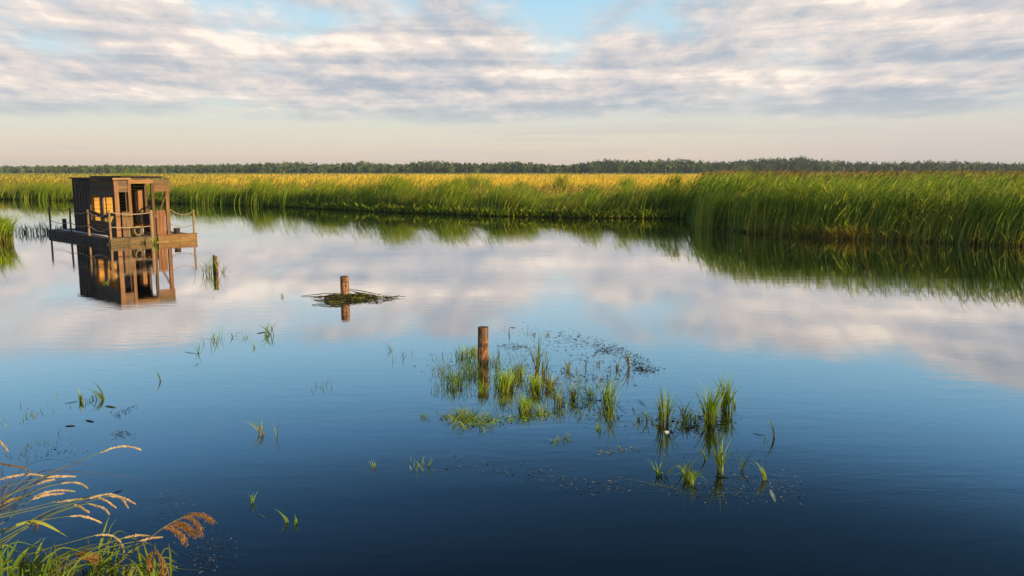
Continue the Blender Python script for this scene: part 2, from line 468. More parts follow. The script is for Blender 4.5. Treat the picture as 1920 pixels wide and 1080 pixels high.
parts.append(blades(X, np.maximum(Y, shore(X) + 3), U(2.2, 2.85, n), U(.22, .38, n), U(.05, .09, n) * Y / 55, U(-.3, .3, n), U(.3, .9, n), U(.1, .45, n), pick(n, BR), pick(n, BR), 3, 1.4, .3))
n = 1500                                               # stalks that stick up
PX = np.maximum(U(1305, 1990, n), rng.normal(1335, 22, n)); Y = 42 + U(0, 1, n) * 60; X = (PX - 960) / FPX * Y * CC
parts.append(blades(X, np.maximum(Y, shore(X) + 2), 1.2, U(1.3, 1.75, n), .03, U(-.3, .3, n), U(.1, .3, n), U(0, .1, n), pick(n, GR), pick(n, BR), 3, 1.5))
n = 5000                                               # crossing, wind twisted leaves, some broken over
X = U(11.0, 44, n); Y = shore(X) + U(-.1, 2.8, n)
parts.append(blades(X, Y, U(.3, 2.2, n), U(.35, .9, n), U(.03, .05, n), U(-1.4, 4.0, n), U(.5, 1.6, n), U(.1, .9, n), pick(n, YG + GR[1:3]), pick(n, YG + BR[2:]), 4, 1.3))
n = 5000                                               # short dark blades, coloured as the shade between stalks at the waterline
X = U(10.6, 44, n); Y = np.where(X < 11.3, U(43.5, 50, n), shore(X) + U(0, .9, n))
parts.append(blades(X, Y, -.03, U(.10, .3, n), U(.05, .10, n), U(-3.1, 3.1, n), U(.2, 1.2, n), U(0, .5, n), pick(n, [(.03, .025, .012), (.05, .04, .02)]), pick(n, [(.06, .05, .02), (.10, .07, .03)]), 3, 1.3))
n = 700                                                # straw coloured bent leaves at the foot
X = np.concatenate([U(11, 24, 350), rng.normal(14.3, .9, 350)]); Y = shore(X) + U(-.25, .3, n)
parts.append(blades(X, Y, 0.0, U(.35, 1.0, n), U(.03, .05, n), U(-3.2, .5, n), U(.3, 1.3, n), U(.1, .5, n), pick(n, [(.42, .36, .06), (.34, .18, .06)]), pick(n, [(.45, .42, .07), (.25, .32, .04)]), 4, 1.3))
n = 4200                                               # stiffer, straighter and broader blades
X = U(11.0, 44, n); Y = shore(X) + U(0, 1, n) ** 1.2 * 3.5 + .1
parts.append(blades(X, Y, -.05, U(1.5, 2.85, n), U(.05, .085, n), U(-.8, .8, n), U(-.05, .3, n), U(0, .1, n), pick(n, [(.34, .42, .04), (.26, .36, .03), (.42, .38, .08)]), pick(n, GR + YG[:1]), 5, 1.15))
n = 1300                                               # broad sword leaves in front
X = U(11.0, 44, n); Y = shore(X) + U(-.1, 1.4, n)
parts.append(blades(X, Y, -.05, U(.9, 2.3, n), U(.08, .13, n), U(-.9, .9, n), U(.0, .55, n), U(0, .25, n), pick(n, [(.34, .40, .04)]), pick(n, GR[1:3] + YG), 5, 1.5))
n = 900                                                # dead stalks, straight or snapped
X = U(11.0, 44, n); Y = shore(X) + U(-.1, 2.4, n)
parts.append(blades(X, Y, -.05, U(.8, 2.7, n), U(.03, .05, n), U(-1.5, 1.5, n), U(-.1, .8, n), U(0, .5, n), pick(n, BR), pick(n, BR + GOLD[3:]), 4, 1.1))
n = 3000                                               # open outer rows standing in the water, full in the light
X = np.concatenate([U(10.15, 44, n), U(10.1, 11.3, 700)]); Y = np.where(X < 11.3, U(43.0, 46.5, len(X)), shore(X) + U(-.2, .4, len(X))); n = len(X)
hh = U(1.0, 2.6, n)
parts.append(blades(X, Y, -.05, hh, U(.03, .06, n), U(-.6, .6, n), U(.08, .5, n), U(0, .2, n), pick(n, [(.34, .40, .04), (.26, .34, .03), (.42, .42, .07)]), pick(n, GR), 5, 2.0))
V, F, C = join(parts)
tag(mesh_obj('reeds', V, F, C, M_FOL), 'tall green reed bed with brown plumes leaning over the water', 'reeds', kind='stuff')

# far bank: reeds, herbs and grass
parts = []
def bank_x(n):
    # sample evenly over the picture's width
    PXs = U(-60, 1300, n); Yg = np.interp(PXs, [-60, 0, 400, 700, 900, 1240, 1300], [92, 87, 73, 62.5, 57, 53, 52])
    return (PXs - 960) / FPX * Yg
def near(n, far, p):
    X = bank_x(n); D = U(0, 1, n) ** p * far; Y = shore(np.minimum(X, 9.9)) + D; X = X * Y / np.maximum(shore(np.minimum(X, 9.9)), 1)
    return X, Y, D
n = 22000
X, Y, D = near(n, 7, 1.3); D0 = D - .4; Y = Y - .4
cl = clump_noise(X, 1.1, 8)
hh = (1.5 + .5 * np.clip(cl * 2.2, -.8, 1)) * U(.7, 1.15, n)
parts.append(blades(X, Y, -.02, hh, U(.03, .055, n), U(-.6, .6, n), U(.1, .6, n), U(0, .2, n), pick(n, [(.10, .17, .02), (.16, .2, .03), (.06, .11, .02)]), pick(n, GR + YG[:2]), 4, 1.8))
n = 9000                                               # low broad leaved plants along the edge
X, Y, D = near(n, 3, 1.5); Y = Y - .7
parts.append(blades(X, Y, U(0, .35, n), U(.25, .6, n), U(.06, .12, n), U(-3.1, 3.1, n), U(.4, 1.2, n), U(.1, .6, n), pick(n, GR), pick(n, GR + YG), 3, 1.2))
n = 4000                                               # low blades with dark feet, painting the shaded gaps along the bank's waterline
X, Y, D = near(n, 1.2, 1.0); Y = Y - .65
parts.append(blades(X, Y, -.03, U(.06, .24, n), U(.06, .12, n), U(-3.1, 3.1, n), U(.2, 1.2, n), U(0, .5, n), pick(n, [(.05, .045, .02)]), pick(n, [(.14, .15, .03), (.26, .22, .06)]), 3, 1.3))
n = 20000                                              # grass and herbs behind turning straw coloured
X, Y, D = near(n, 26, 1.1); Y = Y + 3
parts.append(blades(X, Y, .1, U(1.0, 1.5, n), U(.04, .08, n), U(-.6, .6, n), U(.2, .8, n), U(0, .25, n), pick(n, YG + GR[:3]), pick(n, YG + GR[:3] + GOLD[2:]), 3, 1.5))
n = 3200                                               # brown seed heads
X, Y, D = near(n, 22, 1.0); Y = Y + 3
parts.append(blades(X, Y, U(1.1, 1.5, n), U(.2, .35, n), U(.06, .12, n), U(-.4, .4, n), U(.4, 1.0, n), U(.1, .4, n), pick(n, BR), pick(n, BR + GOLD), 2, 1.3, .3))
# tall stands of reed, each at its own place on the bank
for (a, b, top, n) in [(690, 765, 2.8, 1000), (790, 880, 2.5, 800), (560, 640, 2.4, 500), (450, 500, 2.5, 400), (655, 680, 2.5, 160), (905, 940, 2.3, 240), (1150, 1185, 2.4, 240), (520, 540, 2.4, 120), (190, 245, 3.35, 420), (1085, 1130, 2.2, 260), (1210, 1300, 2.3, 700), (1300, 1345, 2.75, 700), (20, 120, 2.0, 500), (340, 420, 1.9, 400), (975, 1010, 2.0, 160)]:
    PXs = rng.normal((a + b) / 2, (b - a) / 4, n)
    Yg = np.interp(PXs, [-60, 0, 400, 700, 900, 1240, 1345], [92, 87, 73, 62.5, 57, 53, 50]); X = (PXs - 960) / FPX * Yg; Y = Yg + U(-.2, 4, n)
    parts.append(blades(X, Y, 0, top * U(.6, 1.05, n), U(.035, .06, n), U(-.5, .5, n), U(.15, .6, n), U(0, .15, n), pick(n, GR), pick(n, GR + YG[:1]), 5, 2.0))
    k = n // 2
    parts.append(blades(X[:k], Y[:k], U(.8, top * .85, k), U(.4, .7, k), U(.035, .055, k), U(-.4, .4, k), U(.4, 1.0, k), U(.1, .4, k), pick(k, GR), pick(k, GR), 3, 1.5))
V, F, C = join(parts)
tag(mesh_obj('bank_vegetation', V, F, C, M_FOL), 'green and straw coloured reeds and herbs along the far bank', 'vegetation', kind='stuff')

# golden meadow to the foot of the wood
n = 60000
PX = U(-60, 1990, n); Y = 85 * np.exp(U(0, 1, n) * math.log(520 / 85)); X = (PX - 960) / FPX * Y
gd = np.interp(PX, [0, 250, 450, 700, 1300], [.25, .35, .6, .9, 1.0])
isg = U(0, 1, n) < gd * np.interp(Y, [95, 150], [.30, 1.0])
c1 = np.where(isg[:, None], pick(n, GOLD[:3]), pick(n, [(.22, .26, .04), (.30, .27, .05), (.14, .2, .03)]))
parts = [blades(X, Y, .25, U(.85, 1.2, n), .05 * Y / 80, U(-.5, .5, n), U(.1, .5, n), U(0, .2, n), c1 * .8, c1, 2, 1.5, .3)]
n = 260                                                # yellow-green bushes dotted over it
for bx, by, bh in [(890, 96, 2.9), (905, 92, 2.5), (1052, 100, 2.8), (1175, 92, 2.6), (862, 110, 2.4), (975, 90, 2.0)]:
    X = (rng.normal(bx, 6, n) - 960) / FPX * by; Y = by + rng.normal(0, 1, n)
    parts.append(blades(X, Y, .3, bh * U(.5, 1, n), U(.06, .12, n), U(-3, 3, n), U(.1, .5, n), U(0, .2, n), pick(n, [(.2, .24, .03)]), pick(n, [(.42, .42, .05), (.25, .33, .04)]), 3))
n = 9000                                               # paler green strip before the trees
PX = U(-60, 1990, n); Y = U(520, 640, n); X = (PX - 960) / FPX * Y
parts.append(blades(X, Y, .3, U(.8, 1.6, n), .6, U(-.5, .5, n), U(.1, .3, n), .1, pick(n, [(.10, .17, .04), (.2, .24, .08)]), pick(n, [(.12, .2, .05), (.24, .28, .1)]), 2, 1.5, .3))
V, F, C = join(parts)
tag(mesh_obj('meadow_grass', V, F, C, M_DRY), 'golden meadow grass stretching from the far bank to the wood', 'grass', kind='stuff')

# ------------------------------------------------------------------ the wood on the horizon
TX = [-200, 0, 130, 300, 440, 560, 700, 880, 960, 1010, 1040, 1100, 1200, 1250, 1300, 1370, 1430, 1470, 1500, 1530, 1600, 1700, 1750, 1850, 1920, 2200]
TY = [312, 312, 308.5, 309, 305.5, 304.5, 304, 302.5, 301.5, 304, 308, 302.5, 297.5, 295.5, 300.5, 299, 298, 296, 293, 297, 304, 303, 302, 303.5, 305, 305]
LV, LC = [], []; TV, TF, TC = [], [], []
nt_ = 3600
for i in range(nt_):
    px = random.uniform(-80, 2000)
    row = random.random()
    Y = 660 + row * 150 + max(0, 500 - px) * .12
    x = (px - 960) / FPX * Y
    topz = CAMH + (320 - np.interp(px, TX, TY)) / FPX * Y * 1.01
    H = topz * random.uniform(.74, 1.02) * (1.0 + .13 * float(clump_noise(np.array([x]), 14.0, 21)[0]) * 1.9) * (1 if row > .25 else random.uniform(.6, .95))
    pine = random.random() < np.interp(px, [300, 700, 1100], [.05, .25, .5])
    if pine:
        base = np.array((.022, .050, .022)) if random.random() < .7 else np.array((.035, .065, .025)); cw = H * random.uniform(.20, .28); z0, z1 = .12, .98
    else:
        base = np.array(random.choice([(.07, .11, .03), (.05, .09, .028), (.10, .13, .04), (.06, .085, .035)])); cw = H * random.uniform(.26, .42); z0, z1 = .03, .97
    base = base * random.uniform(1.1, 2.0)
    k = 70
    q = rng.normal(0, 1, (k, 3)); q /= np.linalg.norm(q, axis=1)[:, None]; q *= (U(.35, 1, k) ** .6)[:, None]
    zf = (q[:, 2] + 1) / 2
    taper = np.where(pine, 1.1 - zf * .55, 1.0 - .2 * zf)
    ctr = np.stack([x + q[:, 0] * cw * taper, Y + q[:, 1] * cw * taper, H * (z0 + (z1 - z0) * zf)], 1)
    s_ = U(.35, .85, k)[:, None]
    a = rng.normal(0, 1, (k, 3)); a /= np.linalg.norm(a, axis=1)[:, None]; b = rng.normal(0, 1, (k, 3)); b -= a * (a * b).sum(1)[:, None]; b /= np.linalg.norm(b, axis=1)[:, None]
    quad = np.stack([ctr + a * s_, ctr + b * s_, ctr - a * s_, ctr - b * s_ * U(.4, 1, k)[:, None]], 1)
    LV.append(quad.reshape(-1, 3)); LC.append(np.repeat(base[None] * U(.75, 1.35, (k, 1)), 4, 0))
    tw = .16 if pine else .2
    bt = len(TV) * 8
    TV.append(np.array([(x + sx * tw, Y + sy * tw, z) for z in (0, H * .8) for sx, sy in ((-1, -1), (1, -1), (1, 1), (-1, 1))]))
    TF += [(bt, bt + 1, bt + 5, bt + 4), (bt + 1, bt + 2, bt + 6, bt + 5), (bt + 2, bt + 3, bt + 7, bt + 6), (bt + 3, bt, bt + 4, bt + 7)]
    TC += [(.11, .10, .08) if not pine else (.08, .05, .03)] * 8
LV = np.concatenate(LV); LC = np.concatenate(LC)
LF = np.arange(len(LV)).reshape(-1, 4)
V, F, C = join([(LV, LF, LC), (np.concatenate(TV), np.array(TF), np.array(TC))])
tag(mesh_obj('wood', V, F, C, M_FAR), 'long dark green wood of pines and birches along the horizon', 'woodland', kind='stuff')


# ------------------------------------------------------------------ the houseboat
RA = R(45.5)
boat = empty('houseboat', (-16.3, 33.5, 0), RA, 'weathered wooden houseboat with a boarded cabin and rope railing, moored on the river', 'houseboat')
WL, WD = 3.6, 7.7
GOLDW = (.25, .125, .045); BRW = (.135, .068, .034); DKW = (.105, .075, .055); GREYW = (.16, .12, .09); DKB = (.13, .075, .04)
# floats and deck
b = MB()
b.tube([(.14, .1 + WD * k / 8 * .985, .03) for k in range(9)], .17, 12, (.10, .085, .07), wob=.05)
b.build('side_log', W_LOG, boat, smooth=True)
b = MB(); b.tube([(WL - .2, .1 + WD * k / 8 * .985, .0) for k in range(9)], .15, 12, (.12, .085, .06), wob=.05)
b.build('side_log', W_LOG, boat, smooth=True)
b = MB()
for k in range(3): b.box(.35 + k * 1.05, 1.15 + k * 1.05, .12, WD - .1, -.2, .17, (.05, .045, .04))
b.build('float', plain('float_drum', (.03, .04, .05), .5), boat)
for x0, x1, z0, z1, c, yy in [(.0, .56, .06, .225, (.17, .11, .045), .0), (.565, 1.86, .05, .22, (.21, .13, .045), -.006), (1.93, 2.86, .05, .26, (.24, .13, .045), -.01), (2.865, 3.62, .05, .265, (.27, .155, .05), -.013),
                              (.0, 1.7, -.16, .056, (.14, .11, .045), .004), (1.705, 3.62, -.16, .046, (.26, .17, .06), -.004)]:
    b = MB(); b.box(x0, x1, yy, .05 + yy, z0, z1, c, .1); b.build('edge_board', W_HX, boat, bevel=.008)
b = MB(); b.box(1.93, 3.64, -.02, .12, .268, .31, GOLDW, .1); b.build('edge_rail', W_HX, boat, bevel=.006)
b = MB(); b.box(-.035, .005, .06, WD, .08, .24, DKW, .1); b.build('side_board', W_LOG, boat, bevel=.008)
b = MB(); b.box(WL, WL + .035, .06, WD, .0, .245, BRW, .1); b.build('side_board', W_LOG, boat, bevel=.008)
b = MB(); y = .052
while y < WD - .02:
    wd = random.uniform(.11, .15); b.box(.0 + random.uniform(0, .03), WL - random.uniform(0, .03), y, y + wd - .012, .222, .255 + random.uniform(0, .006), (.17, .12, .085), .45); y += wd
b.build('deck', W_DECK, boat)
# railing
RP = [(.05, 7.6, 1.1), (.05, 4.82, 1.12), (.05, 2.52, 1.1), (.05, .08, 1.16), (1.72, .06, 1.10), (3.52, .06, 1.07)]
for i, (x, y, h) in enumerate(RP):
    b = MB(); ln = (random.uniform(-.02, .02), random.uniform(-.03, .03))
    wd = .045 if i != 4 else .075
    b.tube([(x, y, .0 if y > 1 else -.05), (x + ln[0] * .5, y + ln[1] * .5, .26 + h / 2), (x + ln[0], y + ln[1], .26 + h)], [wd * 1.05, wd, wd * .92], 8, (.34, .21, .10) if i > 1 else (.22, .14, .08), wob=.06)
    b.build('railing_post', W_V, boat)
b = MB(); b.tube([(WL - .06, WD - .08, .0), (WL - .06, WD - .08, 1.3)], .04, 8, DKB); b.build('railing_post', W_V, boat)
M_ROPE = plain('rope_fibre', (.42, .33, .22), .85, .1, .25, 60)
def rope(a, c, sag, r=.016):
    b = MB(); a = Vector(a); c = Vector(c)
    b.tube([a.lerp(c, k / 12) - Vector((0, 0, sag * 4 * (k / 12) * (1 - k / 12))) for k in range(13)], r, 6)
    b.build('rope', M_ROPE, boat, smooth=True)
for i in range(4):
    a, c = RP[i], RP[i + 1]
    rope((a[0], a[1] - .04 * (i < 3), .24 + a[2] * .94), (c[0], c[1] + .04 * (i < 3), .24 + c[2] * .94), (.10, .14, .20, .09)[i])
    rope((a[0], a[1] - .04 * (i < 3), .24 + a[2] * .42), (c[0], c[1] + .04 * (i < 3), .24 + c[2] * .42), (.09, .11, .22, .04)[i])
rope((2.78, .70, 1.35), (3.50, .08, 1.22), .17); rope((2.78, .70, .72), (3.50, .08, .66), .12)
rope((2.78, 5.45, 1.3), (WL - .06, WD - .08, 1.2), .15)

# cabin
Z0, ZT = .262, 2.66
def planks_h(b, x0, x1, y0, y1, z0, z1, c, step=.145, j=.35):
    """boards laid level; thin in whichever of x or y is the shorter"""
    z = z0
    while z < z1 - .02:
        e = min(z + step - .008, z1); d = random.uniform(-.003, .003)
        if x1 - x0 > y1 - y0: b.box(x0, x1, y0 + d, y1 + d, z, e, c, j)
        else: b.box(x0 + d, x1 + d, y0, y1, z, e, c, j)
        z += step
    return b
def planks_v(b, x0, x1, y0, y1, z0, z1, c, step=.14, j=.35):
    q, e1 = (x0, x1) if x1 - x0 > y1 - y0 else (y0, y1)
    while q < e1 - .02:
        e = min(q + step - .008, e1); d = random.uniform(-.004, .004)
        if x1 - x0 > y1 - y0: b.box(q, e, y0 + d, y1 + d, z0, z1, c, j)
        else: b.box(x0 + d, x1 + d, q, e, z0, z1, c, j)
        q += step
    return b
XL, XR, YF, YB, YP = .50, 2.80, .66, 5.55, 3.62
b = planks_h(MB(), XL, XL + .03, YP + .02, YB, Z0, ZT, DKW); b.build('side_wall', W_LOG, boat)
for y0, y1 in ((YB - .14, YB + .012), (5.02, 5.12), (4.62, 4.68), (4.22, 4.30), (3.88, 3.95), (YP - .06, YP + .06)):
    b = MB(); b.box(XL - .022, XL - .002, y0, y1, Z0, ZT - .01, (.035, .03, .028), .2); b.build('batten', W_V, boat)
b = MB(); b.box(XL - .026, XL - .002, 4.31, 5.01, 1.22, 1.30, DKW); b.build('batten', W_HX, boat)
# window half of the dark side
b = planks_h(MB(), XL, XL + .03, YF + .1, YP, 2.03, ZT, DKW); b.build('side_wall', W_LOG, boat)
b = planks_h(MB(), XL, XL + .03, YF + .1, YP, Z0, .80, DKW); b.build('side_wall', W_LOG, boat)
for k, (y0, y1) in enumerate(((.80, 2.08), (2.18, 3.55))):
    fr = MB()
    for a in ((y0 - .0, y0 + .07), (y1 - .07, y1)): fr.box(XL - .012, XL + .045, a[0], a[1], .80, 2.03, DKW, .1)
    fr.box(XL - .010, XL + .043, y0 + .072, y1 - .072, 1.97, 2.028, DKW); fr.box(XL - .010, XL + .043, y0 + .072, y1 - .072, .802, .86, DKW)
    wn = fr.build('window_frame', W_V, boat)
    rr = MB()                                          # a rail cut in a low arch
    for q in range(12):
        s0, s1 = q / 12, (q + 1) / 12; f = lambda s: 1.10 + .13 * math.sin(math.pi * (s * .5 if k == 0 else .5 + s * .5)) ** 1.5
        ya, yb = y0 + .075 + (y1 - y0 - .15) * (1 - s0 if k == 1 else s0), y0 + .075 + (y1 - y0 - .15) * (1 - s1 if k == 1 else s1)
        if k == 0: za, zb = f(1 - s0), f(1 - s1)
        else: za, zb = f(s0 * 1.0), f(s1 * 1.0)
        xx0, xx1 = XL - .006, XL + .035
        rr.add([(xx0, ya, za - .10), (xx0, yb, zb - .10), (xx0, yb, zb + .04), (xx0, ya, za + .04), (xx1, ya, za - .10), (xx1, yb, zb - .10), (xx1, yb, zb + .04), (xx1, ya, za + .04)],
               [(0, 1, 2, 3), (7, 6, 5, 4), (0, 4, 5, 1), (3, 2, 6, 7)], DKW)
    rr.build('cross_rail', W_LOG, wn)
b = MB(); b.box(XL - .02, XL + .04, 2.082, 2.178, .80, 2.03, DKW); b.build('mullion', W_V, boat)
# inner partition, back and right walls
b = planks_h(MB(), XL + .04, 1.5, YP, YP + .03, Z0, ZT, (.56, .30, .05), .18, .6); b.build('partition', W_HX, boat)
b = planks_h(MB(), XL + .032, XR - .0, YB - .03, YB, Z0, ZT, (.035, .025, .02)); b.build('back_wall', W_HX, boat)  # near-black boards: the shade deep in the cabin is put into their colour
b = planks_h(MB(), XR - .03, XR, 3.10, YB - .032, Z0, ZT, BRW); b.build('side_wall', W_LOG, boat)
b = planks_v(MB(), 2.26, 2.64, 3.05, 3.085, Z0, 2.12, (.36, .19, .07), .13, .3); b.build('door_leaf', W_V, boat)
b = planks_h(MB(), XR - .03, XR, 1.9, 3.08, Z0, .95, BRW); b.build('side_panel', W_LOG, boat)
# front
def post(x, w=.12, d=.11, z1=ZT, c=GOLDW, y=YF, nm='cabin_post'):
    b = MB(); b.box(x - w / 2, x + w / 2, y, y + d, Z0, z1, c, .2); return b.build(nm, W_V, boat, bevel=.006)
post(XL + .10, .18, .10, ZT, (.33, .165, .06)); post(1.13, .13); post(2.08, .11, c=BRW); post(2.70, .15, c=(.22, .11, .05))
post(1.34, .055, .05, y=1.3, c=GOLDW); post(1.47, .05, .05, y=2.0, c=BRW)
post(2.66, .10, .1, y=2.85, c=BRW)
b = planks_h(MB(), .70, 1.06, YF + .03, YF + .06, 2.12, ZT - .02, (.20, .12, .06), .13, .5); b.build('fascia', W_HX, boat)
b = planks_h(MB(), 2.14, 2.80, YF - .03, YF - .003, 2.13, ZT - .02, (.20, .11, .055), .13, .5); b.build('fascia', W_HX, boat)
b = MB(); b.box(1.06, 2.13, YF - .035, YF - .004, 2.46, ZT - .02, (.32, .17, .06)); b.build('header_beam', W_HX, boat, bevel=.006)
b = planks_v(MB(), .74, 1.045, YF - .05, YF - .004, Z0 + .002, 1.30, (.19, .11, .055), .155, .4); b.build('low_panel', W_V, boat)
b = planks_v(MB(), 2.16, 2.55, YF - .05, YF - .004, Z0 + .002, 1.32, (.23, .125, .05), .13, .4); b.build('low_panel', W_V, boat)
b = MB(); b.beam((2.36, YF + .05, 1.33), (2.66, YF + .05, 1.98), .05, .06, BRW); b.build('brace', W_V, boat)
b = MB(); b.box(1.19, 2.02, YF + .02, YF + .06, 1.18, 1.22, BRW); b.build('hand_rail', W_HX, boat)
# roof
b = MB(); y = YF - .14
while y < YB + .12:
    b.box(XL - .07, XR + .06, y, min(y + .19, YB + .14), ZT + .002, ZT + .03 + random.uniform(0, .008), (.12, .085, .06), .5); y += .2
b.build('roof', W_DECK, boat)
b = MB(); b.box(XL - .08, 1.15, YF - .165, YF - .142, ZT - .03, ZT + .045, (.40, .24, .10)); b.build('roof_trim', W_HX, boat)
b = MB(); b.box(XL - .095, XL - .072, YF - .13, YB + .14, ZT - .02, ZT + .04, (.05, .045, .045)); b.build('roof_trim', W_LOG, boat)
b = MB(); x = .95
while x < 2.75:
    b.box(x, x + .17, 1.0, 4.7, ZT + .075, ZT + .10 + random.uniform(0, .012), (.10, .07, .05), .6); x += .185
b.box(.95, 2.76, 1.3, 1.4, ZT + .042, ZT + .073, DKW); b.box(.95, 2.76, 4.5, 4.6, ZT + .042, ZT + .073, DKW)
b.build('roof_cover', W_LOG, boat)

def on_boat(name, loc, rz, label, cat):
    c, s_ = math.cos(RA), math.sin(RA)
    return empty(name, (-16.3 + loc[0] * c - loc[1] * s_, 33.5 + loc[0] * s_ + loc[1] * c, loc[2]), RA + rz, label, cat)
# things aboard
o = on_boat('armchair', (2.05, 1.75, .262), R(200), 'old orange seated chair with a round dark back under the boat porch', 'chair')
M_CH = plain('chair_cloth', (.30, .12, .035), .8, .1); M_CHD = plain('chair_back', (.03, .022, .018), .6)
b = MB(); b.box(-.28, .28, -.26, .26, .30, .46, (1, 1, 1)); b.build('seat', M_CH, o, bevel=.04)
b = MB(); pts = [(.34 * math.cos(a), .20 + .10 * math.sin(a), .98 + .18 * math.sin(a)) for a in np.linspace(0, math.pi, 11)]
b.tube([(.34, .2, .45)] + pts + [(-.34, .2, .45)], .045, 8); b.build('back_frame', M_CHD, o, smooth=True)
b = MB(); b.box(-.30, .30, .19, .25, .5, .95); b.build('backrest', M_CHD, o, bevel=.02)
for sx in (-1, 1):
    for sy in (-1, 1):
        b = MB(); b.box(sx * .23 - .02, sx * .23 + .02, sy * .21 - .02, sy * .21 + .02, 0, .30); b.build('leg', M_CHD, o)
o = on_boat('hose_reel', (1.30, .42, .262), R(15), 'round dusty coil of hose lying against the boat door opening', 'hose coil')
M_HO = plain('hose_rubber', (.20, .15, .08), .7, .2)
b = MB()
for k, (rad, yy) in enumerate(((.20, 0), (.17, .05), (.20, .09), (.14, .04))):
    b.tube([(rad * math.cos(a), yy + .02 * math.sin(3 * a), .225 + rad * math.sin(a)) for a in np.linspace(0, 2 * math.pi, 25)], .022, 6, cap=False)
b.build('coil', M_HO, o, smooth=True)
b = MB(); b.tube([(0, -.03, .225), (0, .13, .225)], .05, 10); b.build('hub', M_CHD, o, smooth=True)
for k, (x, lab) in enumerate(((.26, 'pale metal pole lying on the boat deck nearest the rope railing'), (.36, 'pale metal pole lying on the boat deck against the dark cabin wall'))):
    b = MB(); c, s_ = math.cos(RA), math.sin(RA)
    b.tube([(x, 1.0 + k * .4, .285), (x + .03, 6.9 - k * .8, .285)], .022, 8)
    o = b.build('metal_pole', plain('pole_metal', (.45, .47, .50), .4, .5), None, smooth=True, loc=(-16.3, 33.5, 0)); o.rotation_euler = (0, 0, RA)
    tag(o, lab, 'pole', 'metal poles on the boat deck')
b = MB()
for k in range(9):
    a0 = k * .7; b.tube([(.0 + .05 * math.cos(a0) * q, .03 * math.sin(a0 * 2) * q, .02 + .05 * q + (.25 * q if k % 3 else .14 * q)) for q in (0, .5, 1)], [.05, .06, .01], 6)
o = b.build('plastic_bag', plain('bag_plastic', (.75, .72, .66), .5, .4), None, smooth=True)
c, s_ = math.cos(RA), math.sin(RA); o.location = (-16.3 + 1.62 * c - .9 * s_, 33.5 + 1.62 * s_ + .9 * c, .262)
tag(o, 'crumpled white plastic bag standing on the boat deck beside the chair', 'bag')

b = MB(); b.tube([(0, 0, 0), (0, 0, .02), (0, 0, .26)], [.11, .115, .14], 14)
o = on_boat('bucket', (2.98, .55, .262), 0, 'dark bucket with a wire handle on the open right corner of the boat deck', 'bucket')
b.build('body', M_CHD, o, smooth=False)
b = MB(); b.tube([(.14 * math.cos(a), .02, .26 + .10 * math.sin(a)) for a in np.linspace(0, math.pi, 9)], .006, 5); b.build('handle', M_ROPE, o)

# ------------------------------------------------------------------ mooring posts
def mooring_post(px, py, wpx, top_px, color, label, lean=(0, 0), n=20):
    g0 = G(px, py); d = math.hypot(g0[1], 3)
    r = wpx / FPX * d / 2; h = (py - top_px) / FPX * d * 1.01
    b = MB(); K = 14
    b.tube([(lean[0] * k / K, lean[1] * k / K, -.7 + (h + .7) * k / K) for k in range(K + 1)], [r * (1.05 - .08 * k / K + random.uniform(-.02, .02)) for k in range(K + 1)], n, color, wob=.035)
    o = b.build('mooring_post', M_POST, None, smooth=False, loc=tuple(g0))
    return tag(o, label, 'post', 'wooden posts standing in the river')
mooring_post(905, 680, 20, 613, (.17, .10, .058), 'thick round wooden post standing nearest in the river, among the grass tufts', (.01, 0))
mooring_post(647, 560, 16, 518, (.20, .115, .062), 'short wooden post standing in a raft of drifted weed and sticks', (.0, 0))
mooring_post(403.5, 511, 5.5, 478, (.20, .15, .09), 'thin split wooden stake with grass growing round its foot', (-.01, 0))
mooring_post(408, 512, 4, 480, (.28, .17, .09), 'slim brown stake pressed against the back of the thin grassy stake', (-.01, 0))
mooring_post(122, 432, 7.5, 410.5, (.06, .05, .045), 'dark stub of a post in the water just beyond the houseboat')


# ------------------------------------------------------------------ grass tufts in the water, one thing each
def tuft(px, py, h, n, spread, label, pal=GR, w=.014, name='grass_tuft', lean=(.1, .75), az=(-3.14, 3.14), droop=(0, .35), cat='grass tuft', group='grass tufts growing out of the water', z=-.03, pal0=None, seg=6, dry=0.0):
    """h: height in photograph pixels, spread: half width of the foot in pixels"""
    g0 = G(px, py); d = math.hypot(g0[1], 3); H = h / FPX * d * 1.12; S = spread / FPX * d
    if 5 < n < 300: n = int(n * 1.25); w = w * 1.15
    else: w = w * 1.35
    hs = H * U(.45, 1.0, n); hs[0] = H
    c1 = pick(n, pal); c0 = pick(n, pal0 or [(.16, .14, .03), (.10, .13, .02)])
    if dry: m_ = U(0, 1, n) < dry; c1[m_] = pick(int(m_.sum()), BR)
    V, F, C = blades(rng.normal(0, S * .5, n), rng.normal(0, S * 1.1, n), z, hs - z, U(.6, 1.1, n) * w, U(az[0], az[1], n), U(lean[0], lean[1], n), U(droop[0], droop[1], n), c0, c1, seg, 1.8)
    st = (seg + 1) * 2; b = np.arange(n) * st; k = len(V)      # the blades meet in one root under the water
    V = np.concatenate([V, [(-.01, 0, z - .15), (.01, 0, z - .15)]]); C = np.concatenate([C, C[:2]])
    F = np.concatenate([F, np.stack([np.full(n, k), np.full(n, k + 1), b + 1, b], 1)])
    o = mesh_obj(name, V, F, C, M_FOL, loc=tuple(g0))
    return tag(o, label, cat, group)
BRI = [(.36, .62, .03), (.46, .68, .05), (.24, .48, .025)]
DG = [(.07, .16, .02), (.12, .24, .025)]
